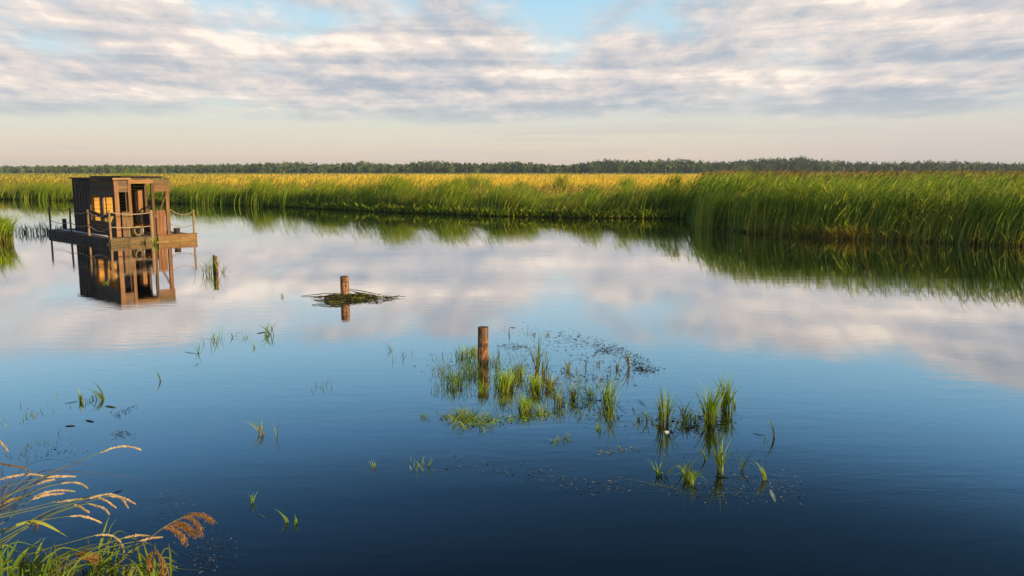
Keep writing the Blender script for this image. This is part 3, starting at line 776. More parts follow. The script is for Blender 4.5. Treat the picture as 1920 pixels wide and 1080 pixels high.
# around the posts and the boat
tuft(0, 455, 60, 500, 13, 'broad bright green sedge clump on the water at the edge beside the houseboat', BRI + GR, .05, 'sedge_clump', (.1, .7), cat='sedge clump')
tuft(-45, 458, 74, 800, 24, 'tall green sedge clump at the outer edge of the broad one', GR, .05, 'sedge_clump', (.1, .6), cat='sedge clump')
tuft(45, 437, 22, 26, 12, 'sparse thin sprigs next to the sedge clump', DG, .03)
tuft(72, 437, 28, 45, 14, 'dark green tuft midway between sedge clump and houseboat', DG, .035)
tuft(88, 436, 20, 18, 6, 'low dark sprigs just off the far corner of the houseboat', DG, .03)
tuft(114, 431, 13, 22, 5, 'short green tuft at the foot of the dark post stub', BRI, .03)
tuft(398, 513, 40, 44, 15, 'green grass growing round the thin split stake', BRI + DG, .016, lean=(.15, .6))
tuft(418, 511, 22, 9, 3, 'few yellow green blades bending right of the thin split stake', BRI, .014, az=(-.6, .6), lean=(.4, .9), droop=(.2, .6))
tuft(384, 512, 18, 7, 4, 'faint thin shoots left of the thin split stake', BRI, .010)
tuft(291, 458, 20, 22, 3, 'weed hanging on the front edge of the houseboat', BRI + DG, .028, lean=(.1, .5), z=.0)
tuft(196, 532, 11, 9, 4, 'tiny bright sprig floating in the reflection of the cabin', BRI, .02, lean=(.5, 1.4), droop=(.2, .7))
tuft(531, 556, 12, 8, 3, 'tiny upright sprig left of the drifted weed', BRI, .010)
tuft(398, 640, 26, 14, 16, 'loose clump of pale shoots with a floating leaf, farthest left of the mid river clumps', BRI, .012, lean=(.1, .8))
tuft(438, 632, 20, 4, 3, 'bent dark stem folded into a small loop in mid river', DG, .010, lean=(.6, 1.5), droop=(.4, .9))
tuft(462, 634, 15, 6, 5, 'slight low sprig between the folded stem and the leafy clump', BRI, .010)
tuft(502, 628, 30, 12, 9, 'leafy clump with one broad flat floating leaf in mid river', BRI, .020, lean=(.2, 1.2))
tuft(478, 652, 18, 3, 2, 'single slanting shoot below the leafy clump', BRI, .012, az=(2.6, 3.6), lean=(.3, .5))
tuft(372, 662, 24, 4, 3, 'thin pale pair of shoots over a long floating blade', BRI, .010)
tuft(366, 685, 12, 5, 4, 'tiny tent of crossed blades below the pale pair', DG, .010, lean=(.8, 1.6), droop=(.3, .8))
tuft(302, 714, 20, 2, 1, 'lone dark green leaf standing out of calm water', DG, .020, az=(2.8, 3.4), lean=(.3, .4))
tuft(152, 752, 32, 4, 3, 'upright bent green blades at the left end of the arched pair', DG + GR, .022, lean=(.1, .3), droop=(.1, .4))
tuft(192, 750, 36, 8, 8, 'arched green blades leaning left over a floating leaf', GR, .018, az=(2.6, 3.6), lean=(.4, .8), droop=(.2, .5))
tuft(170, 752, 20, 8, 8, 'short low blades between the two arched ones', GR, .012, lean=(.4, 1.1), droop=(.2, .6))
tuft(735, 658, 24, 4, 2, 'brown stem bent into a triangle over the open water', [(.06, .07, .03)], .009, az=(2.6, 3.4), lean=(.9, 1.1), droop=(.25, .8))
tuft(493, 815, 36, 9, 6, 'thin green shoots beside a floating leaf in open blue water', GR, .010, lean=(.3, 1.0), az=(1.6, 4.2))
tuft(517, 820, 42, 4, 3, 'taller pale shoot just right of the thin green shoots', BRI, .009, lean=(.1, .3))
tuft(474, 942, 22, 8, 3, 'small pale cut-off tuft alone in dark water', BRI + [(.4, .5, .3)], .012, lean=(.1, .4))
tuft(540, 980, 28, 4, 2, 'pale leaning blade of the pair nearest the seed heads', BRI, .012, az=(2.4, 3.4), lean=(.3, .6))
tuft(556, 982, 24, 7, 3, 'stubby pale tuft right of the pale leaning blade', BRI + [(.4, .5, .3)], .012, lean=(.1, .3))
tuft(605, 726, 16, 7, 14, 'faint scattered shoots in open water between the arched blades and near post', DG, .008)
tuft(757, 668, 22, 8, 20, 'faint thin shoots left of the weed field', DG + BRI, .008)
tuft(60, 775, 10, 26, 46, 'row of tiny shoots barely breaking the water at the left edge', DG + GR, .010)
tuft(72, 838, 16, 22, 42, 'thin dark shoots scattered behind the seed heads', DG, .008)
tuft(700, 875, 16, 7, 4, 'tiny sprig at the far left of the pale floating scum', BRI, .008)
tuft(782, 878, 22, 12, 12, 'short yellowish sprigs in the pale floating scum', BRI, .008)
tuft(805, 872, 24, 5, 4, 'thin upright shoot beside the yellowish sprigs', BRI, .008)
# weed field round the near post
F1 = [
 (872, 668, 26, 60, 16, 'light green tuft behind the near post on its left', BRI, .008),
 (889, 662, 20, 50, 9, 'bright small tuft touching the back of the near post', BRI, .008),
 (930, 700, 62, 6, 4, 'tall dark stem with a leaning tip right of the near post', DG, .014),
 (925, 680, 20, 26, 14, 'low fine grass just right of the near post', GR, .007),
 (852, 722, 36, 120, 24, 'wide fine grass patch left of the near post reflection', BRI + GR, .007),
 (880, 700, 34, 80, 20, 'fine grass between the near post and the wide patch', GR, .007),
 (830, 700, 22, 40, 18, 'thin scattered grass at the left rim of the weed field', GR, .006),
 (905, 738, 34, 40, 10, 'fine green blades crossing the reflection of the near post', BRI, .007),
 (948, 728, 42, 170, 17, 'dense bright green hummock right of the near post reflection', BRI, .009),
 (972, 706, 34, 80, 14, 'softer green tuft behind the dense bright hummock', GR + BRI, .008),
 (1008, 705, 78, 12, 5, 'tall dark rush group, tallest in the weed field', DG, .016),
 (1020, 704, 52, 14, 7, 'slanting dark blades right of the tall rush group', DG, .014),
 (1002, 732, 38, 90, 12, 'yellow green tuft below the tall rush group', BRI, .010),
 (1030, 728, 32, 60, 10, 'mixed green and brown tuft right of the yellow green one', BRI + BR, .009),
 (1065, 692, 28, 14, 3, 'narrow spike with a straw coloured foot', GR + BRI, .012),
 (1097, 688, 22, 4, 2, 'thin dark spike among brown flecks', DG, .009),
 (1123, 684, 14, 10, 3, 'little yellow bud like sprig amid brown weed', [(.4, .36, .05)], .012),
 (1157, 692, 20, 12, 3, 'stubby brown green spike amid brown weed', DG + BR, .012),
 (1179, 690, 44, 8, 3, 'brown spike with a green tip at the far end of the brown weed', GR + BR, .012),
 (1028, 628, 12, 10, 5, 'small straw arch at the far rim of the weed field', [(.4, .3, .08)], .010),
 (1001, 628, 10, 8, 3, 'orange brown seed clump at the far rim of the weed field', BR, .012),
 (990, 626, 12, 3, 1, 'tiny dark peg at the far rim of the weed field', DG, .012),
 (954, 628, 18, 5, 5, 'thin cross shaped sprig behind the near post', DG, .008),
 (1085, 630, 7, 6, 3, 'tiny yellow seed clump farthest right at the far rim', BR, .010),
 (1048, 760, 42, 34, 9, 'upright green tuft in front of the mixed green and brown one', GR + BRI, .010),
 (1075, 750, 38, 40, 8, 'green tuft second to the right of the yellow green one', GR, .010),
 (1108, 745, 34, 30, 10, 'thin green grass with a flat leaf, left of the dark rooted tuft', BRI, .009),
 (1140, 758, 62, 36, 9, 'tall green tuft with long dark roots in its reflection', GR + BRI, .013),
 (1144, 790, 60, 10, 3, 'slim bright stems rising in front of the dark rooted tuft', BRI, .010),
 (985, 770, 30, 130, 14, 'small dense bright hummock at the near rim of the weed field', BRI, .008),
 (1015, 775, 20, 40, 12, 'low grass right of the small dense hummock', BRI, .007),
 (868, 785, 22, 160, 24, 'mat of pale creeping grass at the near left rim', BRI, .008),
 (905, 790, 16, 120, 26, 'thin right arm of the pale creeping mat', BRI, .008),
 (840, 782, 10, 50, 16, 'thin left tip of the pale creeping mat', BRI, .007),
 (793, 782, 12, 24, 5, 'isolated little tuft left of the creeping mat', BRI, .008),
 (942, 758, 22, 26, 14, 'faint grass between the creeping mat and the dense hummocks', GR, .006),
 (1040, 828, 16, 16, 6, 'small looped sprig alone below the weed field', BRI, .010),
 (1064, 822, 18, 18, 10, 'pale arched sprigs right of the looped sprig', BRI, .009),
 (1122, 805, 16, 14, 5, 'small pale sprig below the dark rooted tuft', BRI, .009),
 # the reed clumps to the right
 (1196, 788, 22, 5, 3, 'short single blade left of the reed clumps', GR, .012),
 (1214, 790, 30, 6, 3, 'thin pale blades at the left rim of the reed clumps', BRI, .010),
 (1238, 795, 82, 12, 6, 'tall slender reed clump, left of the three largest', GR, .016),
 (1250, 792, 76, 12, 6, 'tall reed clump leaning against the left one', GR + BRI, .016),
 (1284, 790, 62, 14, 6, 'middle reed clump with one drooping leaf', GR, .015),
 (1300, 788, 34, 12, 8, 'low crossed leaves right of the middle reed clump', BRI, .013),
 (1330, 794, 78, 40, 10, 'dense reed clump with a yellow front leaf', GR + BRI, .020),
 (1341, 790, 100, 8, 6, 'tallest pale leaves rising behind the dense reed clump', BRI, .016),
 (1362, 768, 78, 30, 9, 'dense reed clump farthest back on the right', GR + BRI, .018),
 (1378, 762, 24, 6, 2, 'hooked pale leaf beside the rearmost dense clump', BRI, .012),
 (1235, 893, 34, 10, 3, 'bright narrow leaf pair in the near scum', BRI, .016),
 (1250, 896, 56, 5, 3, 'arching thin leaves above the narrow leaf pair', BRI, .010),
 (1290, 900, 54, 34, 10, 'bright drooping leafy clump, nearest of all in the scum', BRI, .016),
 (1322, 862, 34, 5, 3, 'stiff blade leaning left behind the yellow based reeds', BRI, .014),
 (1350, 888, 78, 14, 5, 'tall pale reeds with straw coloured base in the near scum', BRI + GR, .018),
 (1390, 880, 38, 5, 3, 'thin forked sprig right of the straw based reeds', GR, .010),
 (1434, 900, 40, 7, 3, 'short bright fan of leaves at the right end of the scum', BRI, .020),
 (1452, 820, 48, 3, 1, 'lone thin reed leaning left in open water', GR, .014),
 (1440, 824, 14, 4, 4, 'tiny sprig at the foot of the lone leaning reed', BRI, .010)]
for (px, py, h, n, sp, lab, pal, w_) in F1:
    kw = {}
    if 'droop' in lab or 'arch' in lab or 'loop' in lab or 'hook' in lab: kw = dict(lean=(.3, .9), droop=(.3, .8))
    if 'leaning left' in lab: kw = dict(az=(2.8, 3.4), lean=(.25, .45))
    if 'fan' in lab: kw = dict(az=(2.4, 3.6), lean=(.2, .7))
    if 'creeping' in lab: kw = dict(lean=(.5, 1.8), droop=(.1, .6))
    if 'dense' in lab or 'tall' in lab: kw = dict(lean=(.06, .48), droop=(0, .22))
    tuft(px, py, h, n, sp, lab, pal, w_, dry=.05, **kw)

px_ = np.concatenate([U(805, 1000, 420), U(960, 1160, 420), U(1190, 1370, 160), rng.normal(885, 30, 200), rng.normal(1040, 50, 200)]); n = len(px_)
py_ = np.concatenate([U(665, 745, 420), U(690, 785, 420), U(775, 805, 160), rng.normal(700, 18, 200), rng.normal(745, 20, 200)])
PP = np.array([G(a, b) for a, b in zip(px_, py_)])
V, F, C = blades(PP[:, 0], PP[:, 1], -.02, U(.04, .17, n), U(.004, .009, n), U(-3.1, 3.1, n), U(.1, .9, n), U(0, .4, n), pick(n, [(.12, .16, .03)]), pick(n, BRI + GR), 4)
tag(mesh_obj('pond_grass', V, F, C, M_FOL), 'thin green shoots scattered through the weed field round the near post', 'pond grass', kind='stuff')

# ------------------------------------------------------------------ things floating on the water
def flecks(n, px, py, size, cols, z=.004, tilt=.25, asp=(1.2, 4)):
    P = np.array([G(a, c_) for a, c_ in zip(px, py)]); n = len(P)
    L_ = U(size[0], size[1], n); Wd = L_ / U(asp[0], asp[1], n); a = U(0, 3.14, n)
    ux = np.stack([np.cos(a), np.sin(a), rng.normal(0, tilt * .5, n)], 1) * L_[:, None] / 2; uy = np.stack([-np.sin(a), np.cos(a), rng.normal(0, tilt, n)], 1) * Wd[:, None] / 2
    P[:, 2] = z + np.abs(ux[:, 2]) + np.abs(uy[:, 2])
    V = np.stack([P - ux, P + uy * .9 - ux * .2, P + ux, P - uy + ux * .1], 1).reshape(-1, 3)
    return V, np.arange(n * 4).reshape(-1, 4), np.repeat(pick(n, cols), 4, 0)
DK = [(.045, .035, .022), (.08, .055, .03), (.12, .085, .045)]
PALE = [(.25, .28, .24), (.16, .2, .18), (.38, .38, .32)]
def arc(n, pts, w):
    tt = U(0, 1, n) ** .8; xs_ = np.interp(tt, np.linspace(0, 1, len(pts)), [q[0] for q in pts]); ys_ = np.interp(tt, np.linspace(0, 1, len(pts)), [q[1] for q in pts])
    return xs_ + rng.normal(0, w[0], n), ys_ + rng.normal(0, w[1], n)
a1 = arc(650, [(1040, 628), (1095, 640), (1150, 655), (1190, 675), (1212, 695)], (12, 6))
a2 = arc(420, [(1060, 660), (1120, 680), (1180, 700), (1100, 715), (1040, 700)], (22, 9))
a3 = arc(260, [(950, 615), (1000, 622), (1060, 640), (1000, 660), (960, 650)], (18, 8))
a4 = (rng.normal(965, 14, 90), rng.normal(651, 3, 90)); a5 = (rng.normal(1208, 12, 160), rng.normal(694, 4, 160))
a6 = (rng.normal(1135, 12, 160), rng.normal(658, 4, 160))
parts = [flecks(0, *q, (.02, .09), DK, asp=(2.5, 9)) for q in (a1, a2, a4, a5, a6)] + [flecks(0, *a3, (.02, .05), DK + BR)]
parts.append(flecks(0, *arc(420, [(800, 690), (880, 690), (960, 700), (1060, 745), (1150, 780)], (24, 14)), (.02, .06), DK + [(.1, .16, .03)]))
parts.append(flecks(0, *arc(420, [(830, 780), (900, 795), (960, 785), (1040, 775)], (14, 5)), (.02, .06), BRI + [(.2, .22, .06)]))
parts.append(flecks(0, *arc(260, [(1220, 790), (1290, 800), (1360, 790)], (14, 8)), (.02, .07), DK + [(.15, .18, .06)]))
parts.append(flecks(0, *arc(80, [(205, 785), (225, 772), (255, 763)], (5, 4)), (.012, .05), DK, asp=(2, 6)))
parts.append(flecks(0, rng.normal(228, 10, 90), rng.normal(815, 4, 90), (.012, .045), DK, asp=(2, 6)))
parts.append(flecks(0, rng.normal(90, 34, 60), rng.normal(845, 12, 60), (.01, .04), DK))
parts.append(flecks(0, rng.normal(400, 120, 40), rng.normal(535, 16, 40), (.02, .05), DK))
parts.append(flecks(0, *arc(90, [(1000, 735), (1060, 760), (1150, 770), (1240, 800), (1330, 800), (1370, 770)], (20, 10)), (.12, .42), [(.04, .035, .02), (.09, .08, .03), (.26, .34, .06)], asp=(18, 40), tilt=.12))
parts.append(flecks(0, *arc(60, [(840, 700), (930, 720), (1010, 700)], (24, 14)), (.08, .3), [(.05, .05, .02), (.2, .26, .05)], asp=(15, 30), tilt=.12))
V, F, C = join(parts)
tag(mesh_obj('floating_weed', V, F, C, M_DRY), 'brown and green weed flecks floating round the grass tufts', 'water weed', kind='stuff')
parts = []
parts.append(flecks(0, *arc(260, [(770, 870), (900, 875), (1000, 890), (1080, 905), (1150, 915)], (22, 8)), (.015, .04), PALE))
parts.append(flecks(0, *arc(420, [(1150, 905), (1260, 915), (1350, 925), (1420, 920), (1480, 905), (1370, 880)], (26, 12)), (.012, .035), PALE))
parts.append(flecks(0, *arc(160, [(1180, 850), (1300, 850), (1400, 860)], (40, 14)), (.012, .03), PALE))
parts.append(flecks(0, rng.normal(318, 24, 170), rng.normal(945, 18, 170), (.006, .02), PALE))
parts.append(flecks(0, rng.normal(390, 28, 330), rng.normal(1040, 30, 330), (.008, .026), PALE + DK))
parts.append(flecks(0, *arc(60, [(1120, 850), (1160, 845), (1190, 840)], (10, 4)), (.02, .05), [(.3, .36, .2)]))
V, F, C = join(parts)
tag(mesh_obj('floating_scum', V, F, C, M_DRY), 'pale drifting scum and seeds on the dark near water', 'scum', kind='stuff')

# drifted weed round the middle post: a mat of stems lying on the water
g0 = G(655, 561); n = 520
a = U(0, 6.28, n); rr = U(0, 1, n) ** .85 * (1 + .22 * np.sin(a * 3 + 1) + .12 * np.sin(a * 7))
X = np.cos(a) * rr * .93 + .0; Yy = np.sin(a) * rr * .80 * (1 - .45 * np.abs(np.cos(a))) + .12 * np.sin(X * 7)
X = np.where(X < -.3, X * .85, X) ; ho = (np.sin(X * 9 + 1) * np.sin(Yy * 13 + X * 4) < .55); X, Yy, rr, a = X[ho], Yy[ho], rr[ho], a[ho]; n = len(X)
ln = U(.08, .34, n) * np.where(U(0, 1, n) < .08, 2.0, 1); th = rng.normal(-.15, .7, n)
parts = []
for k in range(2):
    pass
V0 = []; C0 = pick(n, [(.05, .06, .02), (.10, .08, .03), (.18, .22, .04), (.24, .15, .05), (.03, .022, .012)])
zc = U(.004, .10, n) * (1 - rr * .6) + .004
for i in range(n):
    dx_, dy_ = math.cos(th[i]) * ln[i] / 2, math.sin(th[i]) * ln[i] / 2; wz = .009
    tz = rng.normal(0, .012)
    V0 += [(X[i] - dx_, Yy[i] - dy_ - wz, max(.003, zc[i] - tz)), (X[i] + dx_, Yy[i] + dy_ - wz * .4, max(.003, zc[i] + tz)), (X[i] + dx_, Yy[i] + dy_ + wz * .4, max(.008, zc[i] + tz + .01)), (X[i] - dx_, Yy[i] - dy_ + wz, max(.008, zc[i] - tz + .01))]
q_ = 150
parts = [(np.array(V0), np.arange(n * 4).reshape(-1, 4), np.repeat(C0, 4, 0)),
         blades(rng.normal(.12, .38, q_), rng.normal(0, .26, q_), .0, U(.04, .16, q_), U(.008, .02, q_), U(-3.1, 3.1, q_), U(.3, 1.6, q_), U(0, .6, q_), pick(q_, DK), pick(q_, DK + BRI + BR), 3)]
V, F, C = join(parts)
o = mesh_obj('drifted_weed', V, F, C, M_DRY, loc=tuple(g0))
tag(o, 'flat raft of drifted sticks and dead weed caught round the middle post', 'drifted weed', kind='stuff')
for (p0, p1, lab) in [((565, 556), (640, 551), 'long dark reed stem floating on the left of the drifted weed'), ((640, 541), (722, 556), 'dark stick lying across the back of the drifted weed'),
                      ((585, 572), (650, 574), 'pale reed stem floating along the front of the drifted weed')]:
    a_, b_ = G(*p0), G(*p1); b = MB(); b.tube([tuple(a_ - g0 + (0, 0, .012)), tuple((a_ + b_) / 2 - g0 + (0, .03, .03)), tuple(b_ - g0 + (0, 0, .02))], [.006, .011, .005], 6, (.06, .045, .025))
    tag(b.build('fallen_reed', M_DRY, None, smooth=True, loc=tuple(g0)), lab, 'fallen reed')
# single leaves lying on the water
for (p0, p1, w_, c_, lab) in [((121, 757), (150, 752), .025, (.05, .07, .02), 'long floating leaf left of the arched blades'), ((198, 761), (217, 765), .05, (.10, .17, .04), 'short broad floating leaf right of the arched blades'),
        ((122, 799), (142, 799), .05, (.11, .13, .07), 'grey green leaf floating alone below the arched blades'), ((161, 788), (176, 792), .04, (.05, .05, .03), 'dark leaf floating beside the grey green leaf'),
        ((1444, 918), (1454, 942), .035, (.50, .62, .48), 'pale torn leaf floating right of the scum'), ((956, 614), (968, 615), .05, (.16, .24, .06), 'small green leaf floating behind the near post'),
        ((1140, 892), (1290, 922), .010, (.30, .34, .22), 'long thin straw floating across the scum'), ((484, 964), (498, 972), .010, (.3, .4, .3), 'thin pale blade floating beside the cut-off tuft'),
        ((213, 925), (230, 919), .02, (.03, .03, .02), 'dark leaf floating behind the drooping seed heads'), ((345, 660), (371, 664), .02, (.06, .08, .03), 'long dark blade floating left of the pale pair of shoots'),
        ((482, 626), (500, 622), .06, (.16, .26, .04), 'broad green leaf floating in mid river'), ((378, 636), (418, 635), .012, (.05, .05, .03), 'thin straight stalk floating by the loose clump'),
        ((1340, 893), (1366, 896), .06, (.06, .10, .03), 'dark floating leaf at the foot of the straw based reeds'), ((1412, 813), (1432, 817), .02, (.08, .09, .06), 'grey blade floating left of the lone reed')]:
    a_, b_ = G(*p0), G(*p1); m_ = (a_ + b_) / 2; d_ = b_ - a_; d_ /= np.linalg.norm(d_); s_ = np.array([-d_[1], d_[0], 0]) * w_ / 2
    V = []
    for k in range(7):
        q = k / 6; c = a_ + (b_ - a_) * q - m_ + np.array([0, 0, .002 + .003 * math.sin(q * 3.1)]); ww = max(.12, math.sin(math.pi * min(1, q * .9 + .08)) ** .7)
        V += [c - s_ * ww + (0, 0, .001), c, c + s_ * ww + (0, 0, .001)]
    F = [(k * 3 + j, k * 3 + j + 1, k * 3 + j + 4, k * 3 + j + 3) for k in range(6) for j in range(2)]
    tag(mesh_obj('floating_leaf', V, F, np.tile(np.array(c_), (21, 1)), M_DRY, loc=tuple(m_)), lab, 'leaf', 'single leaves floating on the river')
b = MB(); b.tube([(-.03, 0, .0), (-.02, 0, .004), (.0, 0, .010), (.02, 0, .008), (.035, 0, .0)], [.004, .012, .015, .010, .003], 8)
g1 = G(1249, 811); tag(b.build('feather', plain('feather_white', (.8, .8, .78), .6), None, smooth=True, loc=tuple(g1)), 'small white feather floating among the reed clumps', 'feather')


# ------------------------------------------------------------------ seed heads and leaves of the near bank
def poly3(pts, n):
    P = np.array(pts, dtype=float); d = np.r_[0, np.cumsum(np.linalg.norm(np.diff(P, axis=0), axis=1))]; s_ = np.linspace(0, d[-1], n)
    # smooth with Catmull-like resampling
    Q = np.stack([np.interp(s_, d, P[:, k]) for k in range(3)], 1)
    for _ in range(3): Q[1:-1] = (Q[:-2] + 2 * Q[1:-1] + Q[2:]) / 4
    return Q
STRAW = [(.62, .48, .26), (.72, .58, .36), (.46, .32, .16)]
def stalk(pts, head, Y0, Y1, label, hcol=STRAW, thick=1.0, fluff=1.0, stem_c=(.22, .25, .07)):
    """pts: stem, head: spike; both as places in the photograph, Y0 to Y1 the distance along them"""
    L_ = len(pts) + len(head) - 1
    al = [at(q[0], q[1], Y0 + (Y1 - Y0) * i / (L_ - 1)) for i, q in enumerate(list(pts) + list(head)[1:])]
    root = al[0]
    t_ = empty('flowering_grass', tuple(root), 0, label, 'flowering grass', 'flowering grass stalks on the near bank')
    sp = poly3(al[:len(pts)], 12) - root
    b = MB(); b.tube([tuple(q) for q in sp], [.0042 - .0022 * i / 11 for i in range(12)], 6, stem_c); b.build('stem', M_DRY, t_, smooth=True)
    hp = poly3(al[len(pts) - 1:], 40) - root
    n = int(420 * thick)
    tt = U(0, 1, n); idx = np.minimum((tt * 39).astype(int), 38); base = hp[idx] + (hp[idx + 1] - hp[idx]) * ((tt * 39) - idx)[:, None]
    dr = hp[idx + 1] - hp[idx]; dr /= np.linalg.norm(dr, axis=1)[:, None]
    env = np.sin(np.pi * np.clip(tt * .92 + .05, 0, 1)) ** .6
    side = rng.normal(0, 1, (n, 3)); side -= dr * (side * dr).sum(1)[:, None]; side /= np.linalg.norm(side, axis=1)[:, None]
    c0 = base + side * (U(0, .005, n) * env * fluff)[:, None]
    ax = dr + side * U(.1, .45, n)[:, None] * fluff + np.array([0, 0, -.12]) * fluff; ax /= np.linalg.norm(ax, axis=1)[:, None]
    wv = np.cross(ax, rng.normal(0, 1, (n, 3))); wv /= np.linalg.norm(wv, axis=1)[:, None]
    ln_ = U(.008, .019, n)[:, None] * (.6 + .4 * fluff); wd_ = .0022
    V = np.stack([c0, c0 + ax * ln_ * .4 + wv * wd_, c0 + ax * ln_, c0 + ax * ln_ * .4 - wv * wd_], 1).reshape(-1, 3)
    core = MB(); core.tube([tuple(q) for q in hp[::3]], .0018, 5, hcol[0])
    cv = np.array(core.v); cf = np.array([f for f in core.f if len(f) == 4])
    V2, F2, C2 = join([(V, np.arange(n * 4).reshape(-1, 4), np.repeat(pick(n, hcol), 4, 0)), (cv, cf, np.tile(np.array(hcol[0]), (len(cv), 1)))])
    mesh_obj('seed_head', V2, F2, C2, M_DRY, t_)
    return t_
stalk([(-60, 905), (-20, 838)], [(-20, 838), (-5, 824), (5, 832), (14, 845)], 5.0, 5.2, 'short hooked seed head poking in highest at the left edge')
stalk([(-60, 985), (20, 925), (88, 888), (187, 849)], [(187, 849), (210, 840), (233, 836), (250, 838), (264, 843)], 4.7, 5.3, 'longest pale seed head reaching farthest out over the water')
stalk([(-80, 880), (-20, 868)], [(-20, 868), (0, 869), (26, 874), (46, 877), (54, 884)], 5.0, 5.1, 'reddish brown seed head bending down at the left edge', BR)
stalk([(-80, 930), (-10, 902)], [(-10, 902), (20, 893), (39, 890), (64, 889), (86, 893)], 4.9, 5.1, 'thick straw seed head below the reddish brown one')
stalk([(-60, 935), (40, 903), (86, 895)], [(86, 895), (110, 893), (140, 893)], 4.9, 5.2, 'yellow stalk ending in a short straight seed head')
stalk([(-60, 965), (20, 925), (70, 908)], [(70, 908), (85, 902), (101, 899)], 4.8, 5.1, 'small seed head tucked under the yellow stalk')
stalk([(-40, 975), (30, 940), (80, 912), (114, 907)], [(114, 907), (130, 904), (146, 905), (157, 909), (164, 915)], 4.8, 5.3, 'slender seed head with a downturned tip')
stalk([(-40, 990), (10, 962), (60, 934)], [(60, 934), (80, 925), (98, 920), (120, 919), (139, 921)], 4.8, 5.1, 'flat spreading seed head in the middle of the sheaf')
stalk([(-30, 1000), (10, 978), (60, 936)], [(60, 936), (85, 928), (117, 925)], 4.75, 5.0, 'lower arm of the flat spreading seed head')
stalk([(-50, 975), (-5, 950)], [(-5, 950), (20, 937), (54, 929)], 4.9, 5.0, 'straight greenish seed head near the left edge', [(.40, .33, .10), (.5, .38, .14)])
stalk([(-70, 978), (0, 965), (60, 952), (98, 942)], [(98, 942), (130, 938), (166, 933), (190, 928), (205, 926)], 4.6, 5.1, 'long upper spike of the big arching seed head', thick=1.4)
stalk([(-70, 985), (10, 968), (110, 945), (166, 934)], [(166, 934), (190, 928), (205, 926), (222, 930), (233, 939), (240, 952)], 4.6, 5.15, 'big arching seed head with a drooping orange tip', thick=1.5)
stalk([(-50, 1005), (40, 985), (120, 950), (166, 934)], [(166, 934), (184, 932), (202, 940), (217, 951)], 4.65, 5.1, 'side branch drooping under the big arching seed head')
stalk([(-50, 1015), (60, 975), (160, 942), (205, 930)], [(205, 930), (228, 932), (242, 938), (254, 945)], 4.65, 5.2, 'outermost thin branch of the big arching seed head')
stalk([(-40, 1020), (40, 985), (110, 948), (133, 944)], [(133, 944), (150, 950), (166, 960)], 4.6, 5.0, 'pale branch curving down inside the sheaf')
stalk([(-30, 1035), (40, 995), (110, 958), (166, 944)], [(166, 944), (182, 948), (196, 953), (204, 963)], 4.6, 5.0, 'brown seed head curling over the tall green blade')
stalk([(-40, 1040), (20, 1000), (70, 975), (130, 968)], [(130, 968), (150, 967), (166, 970), (188, 979)], 4.6, 4.95, 'low seed head pointing right with a hanging tip')
stalk([(-30, 1050), (20, 1010), (62, 978)], [(62, 978), (69, 983), (69, 990), (65, 996)], 4.5, 4.7, 'little hooked seed head hanging down', BR)
stalk([(-60, 1085), (0, 1058), (78, 1031), (178, 1004)], [(178, 1004), (196, 1002), (210, 1004), (224, 1013), (231, 1025), (233, 1038)], 4.3, 4.8, 'low seed head curving right down over the green blades', thick=1.2)
stalk([(20, 1085), (57, 1066), (130, 1042), (233, 1008)], [(233, 1008), (256, 1003), (280, 1005)], 4.3, 4.85, 'short straw seed head on the long lowest stalk')
stalk([(60, 1090), (130, 1058), (200, 1025), (262, 1014)], [(262, 1014), (284, 1008), (303, 1007)], 4.3, 4.9, 'orange seed head pointing at the brown plume')
# reed plumes: thing > stem, side branches
def plume(pts, branches, Y0, Y1, label, colr):
    al = [at(q[0], q[1], Y0 + (Y1 - Y0) * i / (len(pts) - 1)) for i, q in enumerate(pts)]; root = al[0]
    t_ = empty('reed_plume', tuple(root), 0, label, 'reed plume', 'brown reed plumes on the near bank')
    b = MB(); b.tube([tuple(q) for q in poly3(al, 16) - root], [.004 - .002 * i / 15 for i in range(16)], 6, (.24, .2, .08)); b.build('stem', M_DRY, t_, smooth=True)
    for br in branches:
        hp = poly3([at(q[0], q[1], Y1 + .02 * j_) for j_, q in enumerate(br)], 24) - root
        n = 520; tt = U(0, 1, n) ** .8; i_ = np.minimum((tt * 23).astype(int), 22); base = hp[i_] + rng.normal(0, .007, (n, 3)) * (.4 + tt)[:, None]
        dr = hp[i_ + 1] - hp[i_]; dr /= np.linalg.norm(dr, axis=1)[:, None]
        ax = dr + rng.normal(0, .35, (n, 3)) + (0, 0, -.25); ax /= np.linalg.norm(ax, axis=1)[:, None]; wv = np.cross(ax, rng.normal(0, 1, (n, 3))); wv /= np.linalg.norm(wv, axis=1)[:, None]
        l_ = U(.012, .03, n)[:, None]
        V = np.stack([base, base + ax * l_ * .4 + wv * .0016, base + ax * l_, base + ax * l_ * .4 - wv * .0016], 1).reshape(-1, 3)
        mesh_obj('seed_branch', V, np.arange(n * 4).reshape(-1, 4), np.repeat(pick(n, colr), 4, 0), M_DRY, t_)
PC = [(.34, .19, .06), (.46, .27, .09), (.22, .12, .05)]
plume([(150, 1110), (230, 1050), (306, 988), (340, 970), (362, 965)], [[(306, 988), (325, 992), (340, 1003), (347, 1016)], [(325, 978), (345, 982), (357, 992), (366, 1003)], [(345, 968), (363, 974), (371, 985), (376, 1001)], [(340, 970), (363, 963), (384, 967), (398, 978)], [(318, 986), (332, 984), (350, 990), (358, 998)]],
      4.4, 4.9, 'fluffy brown reed plume drooping out over the scum', PC)
plume([(80, 1100), (120, 1060), (150, 1042)], [[(140, 1040), (160, 1036), (176, 1042), (187, 1050)], [(145, 1044), (165, 1046), (180, 1052)]], 4.3, 4.5, 'small ragged brown plume low among the green blades', PC)
